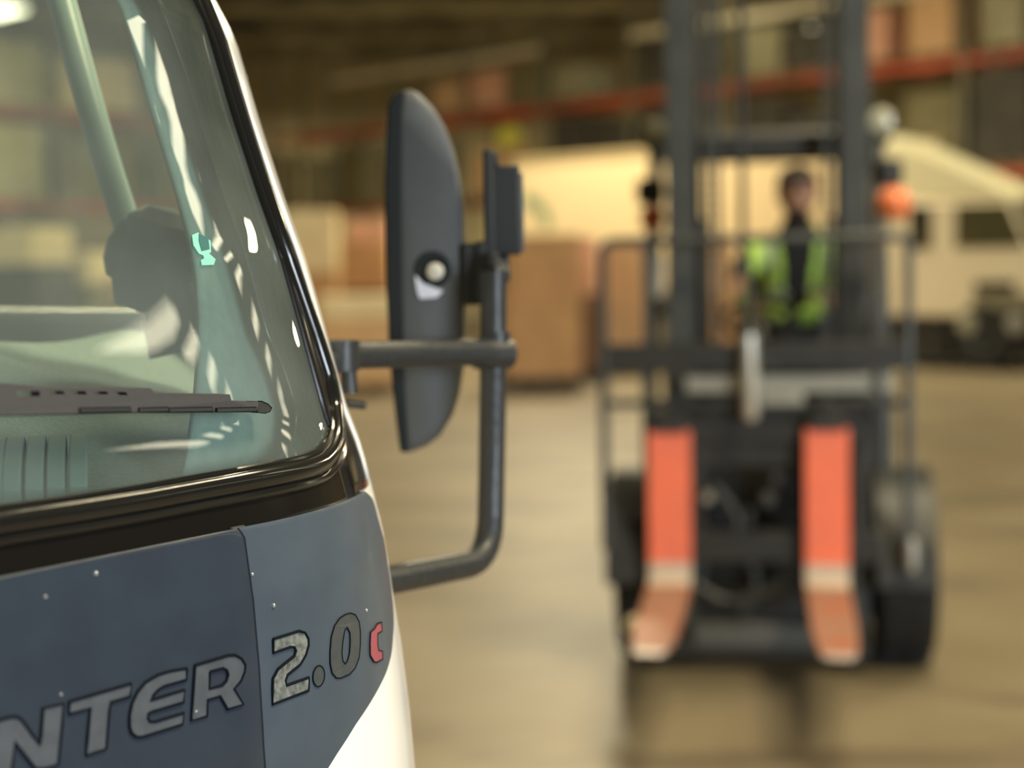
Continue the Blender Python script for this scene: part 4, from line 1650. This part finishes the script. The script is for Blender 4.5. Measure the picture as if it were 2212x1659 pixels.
# loads on the rack: (px0, px1, shelf z, height, material, name, label)
LOADS = [
    (2110, 2235, 3.0, 1.65, M_DARKL, 'dark wrapped load under the orange beam at the right edge'),
    (1935, 2070, 3.0, 1.35, M_OLIVE, 'olive wrapped load above the white truck cab'),
    (1560, 1680, 3.0, 1.50, M_DARKL, 'dark wrapped load seen high between the forklift masts'),
    (1700, 1810, 3.0, 1.20, M_DARKL, 'low dark load seen between the masts beside the right mast'),
    (1380, 1440, 3.0, 1.55, M_DARKL, 'narrow dark load just left of the left forklift mast'),
    (1260, 1365, 3.0, 1.45, M_DARKL, 'dark load above the middle of the cream truck box'),
    (1150, 1245, 3.0, 1.60, M_DARKL, 'dark load above the left end of the cream truck box'),
    (990, 1118, 3.0, 1.05, M_CARDL, 'tan carton load under a yellow sack right of the side mirror'),
    (850, 960, 3.0, 1.5, M_OLIVE, 'olive load on the middle shelf hidden behind the side mirror'),
    (740, 835, 3.0, 1.55, M_OLIVE, 'olive load on the middle shelf just left of the side mirror'),
    (640, 725, 3.0, 1.25, M_OLIVL, 'pale olive load on the middle shelf beside the windscreen pillar'),
    (560, 628, 3.0, 1.5, M_OLIVE, 'olive load on the middle shelf crossing the windscreen pillar'),
    (2140, 2235, 5.05, 1.20, M_OLIVL, 'pale olive load on the top shelf at the right edge'),
    (1978, 2075, 5.05, 1.25, M_CARDL, 'tan carton load on the top shelf above the truck cab'),
    (1870, 1935, 5.05, 0.95, M_PINK, 'pale pink carton on the top shelf right of the right mast'),
    (1690, 1800, 5.05, .75, M_DARKL, 'dark load on the top shelf against the right mast'),
    (1555, 1685, 5.05, .95, M_OLIVL, 'pale olive load on the top shelf between the masts'),
    (1330, 1425, 5.05, .85, M_DARKL, 'dark load on the top shelf left of the left mast'),
    (1225, 1310, 5.05, .7, M_OLIVL, 'pale olive load on the top shelf above the cream truck box'),
    (1120, 1205, 5.05, .8, M_OLIVE, 'olive load on the top shelf above the truck box end'),
    (1018, 1098, 5.05, .85, M_PINK, 'bright pink carton on the top shelf above the auxiliary mirror'),
    (925, 1000, 5.05, .75, M_CARDL, 'tan carton on the top shelf above the side mirror'),
]
USED = set()
for i, (p0, p1, z, h, m, lab) in enumerate(LOADS):
    x0, x1 = rx(p0), rx(p1)
    w = min(1.14, abs(x1 - x0))
    c = (x0 + x1) / 2
    bay_ = math.floor(c / 2.7)
    free = [q for q in (bay_ * 2.7 + .72, bay_ * 2.7 + 1.98, bay_ * 2.7 - .72, bay_ * 2.7 + 3.42) if (round(q, 2), z) not in USED]
    c = min(free, key=lambda q: abs(q - c))
    USED.add((round(c, 2), z))
    Mx = RM @ Matrix.Translation((c, .55, z + .004))
    pallet(Mx, w / 1.0, 1.05, 'pallet under the ' + lab)
    carton(Mx @ Matrix.Translation((0, 0, .146)), w * .97, .98, h, m, lab, name='wrapped_load', cat='load', soft=True)
# yellow sack on the tan load
c = (rx(990) + rx(1118)) / 2
bm = bmesh.new()
bmesh.ops.create_uvsphere(bm, u_segments=20, v_segments=12, radius=1)
for v in bm.verts:
    v.co = Vector((v.co.x * .33, v.co.y * .3, max(-.85, v.co.z) * .28 + .24))
o = finish(bm, 'yellow_sack', M_YEL)
o.matrix_world = RM @ Matrix.Translation((rx(1085), .30, 3.0 + .155 + 1.05))
tag(o, 'round yellow sack sitting on the tan carton load', 'sack')
# goods on the rack seen through the windscreen
LMI = LM.inverted()
for i, (x, z, w, h, m, lab) in enumerate([
        (1.6, 3.0, 2.0, 1.4, M_OLIVE, 'olive load on the middle shelf at the far left rack end'),
        (4.4, 3.0, 2.1, 1.6, M_OLIVL, 'pale olive load on the middle shelf left of the grab bar'),
        (7.0, 3.0, 2.0, 1.3, M_OLIVE, 'olive wrapped load on the middle shelf behind the grab bar'),
        (9.7, 3.0, 2.1, 1.6, M_OLIVL, 'pale olive load on the middle shelf right of the grab bar'),
        (12.4, 3.0, 2.1, 1.3, M_OLIVE, 'olive wrapped load on the middle shelf at the inner pillar'),
        (15.0, 3.0, 2.1, 1.5, M_OLIVE, 'olive wrapped load on the middle shelf behind the windscreen pillar'),
        (4.3, 5.05, 2.1, 1.3, M_OLIVL, 'pale olive load on the top shelf left of the grab bar'),
        (7.1, 5.05, 2.0, 1.6, M_OLIVE, 'olive load on the top shelf behind the grab bar'),
        (9.8, 5.05, 2.1, 1.4, M_OLIVL, 'pale olive load on the top shelf beside the grab bar'),
        (12.5, 5.05, 2.0, 1.2, M_WRAP, 'cream wrapped load on the top shelf seen through the windscreen'),
        (4.4, 0.0, 2.1, 2.3, M_OLIVE, 'olive floor-level load in the rack left of the grab bar'),
        (7.1, 0.0, 2.0, 2.0, M_DARKL, 'dark floor-level load in the rack behind the grab bar'),
        (9.8, 0.0, 2.1, 2.3, M_OLIVE, 'olive floor-level load in the rack right of the grab bar'),
        (12.4, 0.0, 2.0, 2.0, M_CARDD, 'dark brown floor-level load in the rack by the inner pillar')]):
    x = 1.35 + 2.7 * round((x - 1.35) / 2.7)
    Mx = LM @ Matrix.Translation((x, .55, z + .004))
    pallet(Mx, w, 1.05, 'pallet under the ' + lab)
    carton(Mx @ Matrix.Translation((0, 0, .146)), w * .95, .98, h, m, lab, name='wrapped_load', cat='load', soft=True)

# ------------------------------------------------------------------ box truck
TA = Vector((4.68, 22.25, 0))
TD = Vector((.71, -.704, 0)).normalized()
TW = Vector((.704, .71, 0)).normalized()
TM = Matrix(((TD.x, TW.x, 0, TA.x), (TD.y, TW.y, 0, TA.y), (0, 0, 1, 0), (0, 0, 0, 1)))
bt_ = thing('box_truck', 'white box truck with cream cargo box and sloping roof deflector, parked behind the forklift', 'truck', TM)
M_BOX = mat('cream_box_side', (0.86, 0.70, 0.43), rough=0.5, noise=((0.78, 0.62, 0.37), 0.4), scale=.8)
M_CABW = mat('cab_cream_white', (0.86, 0.76, 0.55), rough=0.4, noise=((0.8, 0.7, 0.5), .4), scale=1)
M_DEF = mat('pale_deflector', (0.90, 0.86, 0.58), rough=0.4, noise=((0.84, 0.76, 0.48), .4), scale=1)
M_WIN = mat('dark_cab_glass', (0.02, 0.022, 0.012), rough=0.1)
M_WIN2 = mat('olive_cab_glass', (0.085, 0.080, 0.040), rough=0.15)
XZ = Matrix(((1, 0, 0, 0), (0, 0, 1, 0), (0, 1, 0, 0), (0, 0, 0, 1)))
bm = bmesh.new()
box(bm, -6.45, .12, 0, 2.3, 1.02, 3.22)
finish(bm, 'cargo_box', M_BOX, bt_, bevel=.03)
bm = bmesh.new()
box(bm, -6.47, .14, -.015, .0, 3.14, 3.24)
box(bm, -6.47, .14, -.015, .0, 1.0, 1.08)
finish(bm, 'box_edge_rail', mat('dull_cream_rail', (0.50, 0.40, 0.22), rough=.6), bt_, smooth=False)
bm = bmesh.new()
arc = [(-6.15 + .55 * math.cos(t), 2.10 + .55 * math.sin(t)) for t in [R_(100 - k * 10) for k in range(11)]]
arc2 = [(-6.15 + .36 * math.cos(t), 2.02 + .40 * math.sin(t)) for t in [R_(k * 10) for k in range(11)]]
prism(bm, arc + arc2, -.006, .004, XZ)
finish(bm, 'green_mark', mat('faded_green_mark', (0.28, 0.36, 0.22), rough=.6), bt_, smooth=False)
bm = bmesh.new()
prism(bm, [(.45, .70), (2.0, .70), (2.15, .95), (2.75, .98), (3.15, .80), (3.22, 1.05), (3.15, 1.50), (2.95, 1.58), (2.70, 1.60), (2.42, 2.22), (.45, 2.28)], .05, 2.15, XZ)
finish(bm, 'cab_body', M_CABW, bt_, bevel=.05, segs=3)
for nm, poly, m in (('rear_quarter_window', [(.98, 1.62), (1.28, 1.62), (1.28, 2.18), (.98, 2.18)], M_WIN), ('door_window', [(1.66, 1.62), (2.66, 1.62), (2.40, 2.18), (1.66, 2.18)], M_WIN2)):
    bm = bmesh.new()
    prism(bm, poly, .035, .07, XZ)
    finish(bm, nm, m, bt_, smooth=False)
bm = bmesh.new()
a = [(2.70, .08, 1.63), (2.70, 2.10, 1.63), (2.44, 2.05, 2.20), (2.44, .10, 2.20)]
va = [bm.verts.new(p) for p in a]
vb = [bm.verts.new((p[0] + .02, p[1], p[2] + .01)) for p in a]
bm.faces.new(va)
bm.faces.new(vb)
for k in range(4):
    bm.faces.new((va[k], va[(k + 1) % 4], vb[(k + 1) % 4], vb[k]))
finish(bm, 'windscreen', M_WIN2, bt_, smooth=False)
bm = bmesh.new()
prism(bm, [(.25, 2.28), (2.35, 2.26), (2.32, 2.36), (1.6, 2.70), (.8, 3.06), (.28, 3.22)], .12, 1.0, XZ)
finish(bm, 'roof_deflector', M_DEF, bt_, bevel=.07, segs=3)
bm = bmesh.new()
box(bm, 1.95, 2.5, .02, .06, 1.03, 1.17)
finish(bm, 'side_slot', M_WIN, bt_, smooth=False)
bm = bmesh.new()
box(bm, 1.9, 3.2, .04, .07, .80, 1.0)
finish(bm, 'side_moulding', mat('grey_olive_moulding', (0.25, 0.23, 0.15), rough=.6), bt_, bevel=.01)
bm = bmesh.new()
box(bm, 3.14, 3.34, .0, 2.2, .48, .76)
finish(bm, 'bumper', M_FBLK, bt_, bevel=.03)
for yy in (.35, 1.85):
    bm = bmesh.new()
    lathe(bm, [(.14, 0), (.12, .03), (0, .05)], 16, Matrix.Translation((3.2, yy, 1.0)) @ Matrix.Rotation(PI / 2, 4, 'Y'))
    finish(bm, 'headlamp', M_HEAD, bt_)
for (xx, yy) in ((2.05, .17), (2.05, 2.03), (-4.2, .2), (-4.2, 2.1)):
    bm = bmesh.new()
    Mw = Matrix.Translation((xx, yy, .45)) @ Matrix.Rotation(PI / 2, 4, 'X')
    lathe(bm, [(.22, -.13), (.42, -.13), (.45, -.10), (.45, .10), (.42, .13), (.22, .13)], 32, Mw)
    wo = finish(bm, 'wheel', M_TYRE, bt_)
    bm = bmesh.new()
    lathe(bm, [(.23, -.10), (.23, .12), (.12, .06), (.08, .14), (0, .14)], 20, Mw)
    finish(bm, 'rim', M_FGRY, wo)
bm = bmesh.new()
box(bm, -6.4, 3.0, .45, .60, .60, .82)
box(bm, -6.4, 3.0, 1.7, 1.85, .60, .82)
box(bm, -3.2, 1.5, .10, 2.2, .14, .80)
box(bm, 2.56, 3.1, .12, 2.1, .16, .80)
box(bm, 1.4, 2.7, .30, 1.9, .2, .80)
finish(bm, 'chassis', M_FBLK, bt_, bevel=.01)
for px, py in ((2086, 700), (2164, 700)):
    p = TM.inverted() @ at(px, py, 21.0)
    bm = bmesh.new()
    lathe(bm, [(.13, 0), (.13, .04), (.09, .06), (0, .06)], 16, Matrix.Translation((1.86 if px < 2100 else 2.55, .03, .62)) @ Matrix.Rotation(PI / 2, 4, 'X'))
    finish(bm, 'side_marker', M_HEAD if px < 2100 else M_FLIT, bt_)

# ------------------------------------------------------------------ cartons on the floor


def floor_stack(px0, px1, Y, yaw):
    c = at((px0 + px1) / 2, 700, Y)
    return Matrix.Translation((c.x, Y, 0)) @ Matrix.Rotation(yaw, 4, 'Z'), (px1 - px0) / FPX * Y


Mx, w = floor_stack(1086, 1244, 19.6, .10)
pallet(Mx, w, 1.0, 'dark pallet under the brown carton right of the mirror upright', m=M_PALD)
carton(Mx @ Matrix.Translation((0, 0, .146)), w * .98, .95, .98, M_CARD, 'big lidded brown carton on the floor right of the mirror upright', lid=True)
carton(Mx @ Matrix.Translation((.06, .05, 1.132)), w * .92, .85, .72, M_CARD, 'brown carton stacked on the big lidded carton')
carton(Mx @ Matrix.Translation((w * .60, .30, 1.132 - .98 * 0)), .22, .5, .70, M_CARDL, 'narrow pinkish tan carton standing beside the stacked brown carton') if False else None
Mx, w = floor_stack(1232, 1300, 20.95, .0)
pallet(Mx, w * 1.1, 1.0, 'pallet under the narrow dark crate between two carton stacks', m=M_PALD)
carton(Mx @ Matrix.Translation((0, 0, .146)), w, .9, .95, M_CARDD, 'narrow dark brown crate between two carton stacks')
carton(Mx @ Matrix.Translation((-.03, 0, 1.10)), w * .8, .6, .74, M_PINK, 'pale pinkish carton on top of the narrow dark crate')
Mx, w = floor_stack(1300, 1392, 21.8, -.05)
pallet(Mx, w, 1.0, 'pallet under the tall tan cartons left of the forklift mast', m=M_PALD)
carton(Mx @ Matrix.Translation((0, 0, .146)), w * .97, .9, .80, M_CARDL, 'lower tall tan carton left of the forklift mast')
carton(Mx @ Matrix.Translation((0, 0, .95)), w * .95, .88, .80, M_CARDL, 'upper tall tan carton left of the forklift mast')
Mx, w = floor_stack(1500, 1580, 21.5, .0)
pallet(Mx, w, 1.0, 'pallet under the tan cartons behind the forklift driver', m=M_PALD)
carton(Mx @ Matrix.Translation((0, 0, .146)), w * .97, .9, .9, M_CARD, 'lower tan carton behind the forklift driver')
carton(Mx @ Matrix.Translation((0, 0, 1.05)), w * .9, .88, .75, M_CARDL, 'upper tan carton behind the forklift driver')
Mx, w = floor_stack(690, 850, 19.2, .12)
pallet(Mx, w, 1.0, 'pallet under the layered cream load behind the mirror arm')
carton(Mx @ Matrix.Translation((0, 0, .146)), w * .97, .95, .55, M_CARDL, 'tan carton at the bottom of the layered load behind the mirror arm')
carton(Mx @ Matrix.Translation((0, 0, .70)), w * .99, .97, .20, M_CARDL, 'flat tan carton in the middle of the layered load')
carton(Mx @ Matrix.Translation((0, 0, .905)), w * .98, .97, .26, M_WRAP, 'flat cream wrapped slab on top of the layered load', soft=True, name='wrapped_slab', cat='load')
Mx, w = floor_stack(640, 735, 21.2, .05)
pallet(Mx, w, 1.0, 'pallet under the brown carton topped by a cream bale')
carton(Mx @ Matrix.Translation((0, 0, .146)), w * .95, .9, 1.30, M_CARD, 'brown carton under the cream bale beside the windscreen pillar')
carton(Mx @ Matrix.Translation((-.05, 0, 1.45)), w * 1.15, .9, .80, M_WRAP, 'cream wrapped bale on a brown carton beside the windscreen pillar', soft=True, name='wrapped_bale', cat='load')
Mx, w = floor_stack(742, 850, 22.6, .0)
pallet(Mx, w, 1.0, 'pallet under the dark brown cartons left of the side mirror')
carton(Mx @ Matrix.Translation((0, 0, .146)), w * .95, .9, 1.05, M_CARDD, 'lower dark brown carton left of the side mirror')
carton(Mx @ Matrix.Translation((0, 0, 1.20)), w * .95, .9, .62, M_CARD, 'middle brown carton left of the side mirror')
carton(Mx @ Matrix.Translation((.05, 0, 1.825)), w * .8, .8, .32, M_PINK, 'small pinkish carton topping the stack left of the side mirror')
# goods outside the truck's far door window
for (p0, p1, Y, hb, ht_, mb, mt, la, lb) in (
        (-60, 140, 19.0, 1.45, .45, M_DARKL, M_WRAP, 'dark crate seen through the windscreen at the left edge', 'cream bale on the dark crate at the left edge'),
        (150, 240, 21.2, 1.20, .42, M_OLIVE, M_WRAP, 'olive crate seen through the windscreen left of the grab bar', 'cream bale on the olive crate left of the grab bar'),
        (262, 400, 19.5, .95, .34, M_DARKL, M_CARD, 'dark crate seen through the windscreen beside the bar mount', 'brown carton on the dark crate beside the bar mount')):
    Mx, w = floor_stack(p0, p1, Y, -.25)
    pallet(Mx, w, 1.0, 'pallet under the ' + la)
    carton(Mx @ Matrix.Translation((0, 0, .146)), w * .97, .95, hb, mb, la, name='crate', cat='crate')
    carton(Mx @ Matrix.Translation((0, 0, .148 + hb)), w * .9, .9, ht_, mt, lb, soft=True)

# ------------------------------------------------------------------ ceiling lamps
ORD = ('first', 'second', 'third', 'fourth', 'fifth', 'sixth', 'seventh', 'eighth', 'ninth')
for row, pts in (('row of ceiling lamps over the right aisle', [(9.3, 7.0), (10.6, 8.4), (12.2, 10.0), (14.2, 12.0), (16.6, 14.4), (19.4, 17.2), (22.6, 20.4), (26.2, 24.0), (30.0, 27.8)]),
                 ('row of ceiling lamps over the side bay', [(17.0, 3.8), (18.4, 5.2), (20.4, 6.9), (22.6, 8.8), (25.2, 11.1), (28.4, 13.8)]),
                 ('row of ceiling lamps over the main aisle', [(-14, 14), (-8, 20), (-2, 26), (4, 32), (-12, 38), (8, 44)])):
    for j, (x, y) in enumerate(pts):
        ceiling_lamp(x, y, 7.6, R_(45), 'glowing ceiling lamp, ' + ORD[j] + ' of the ' + row, row, L=1.5, wd=.95)
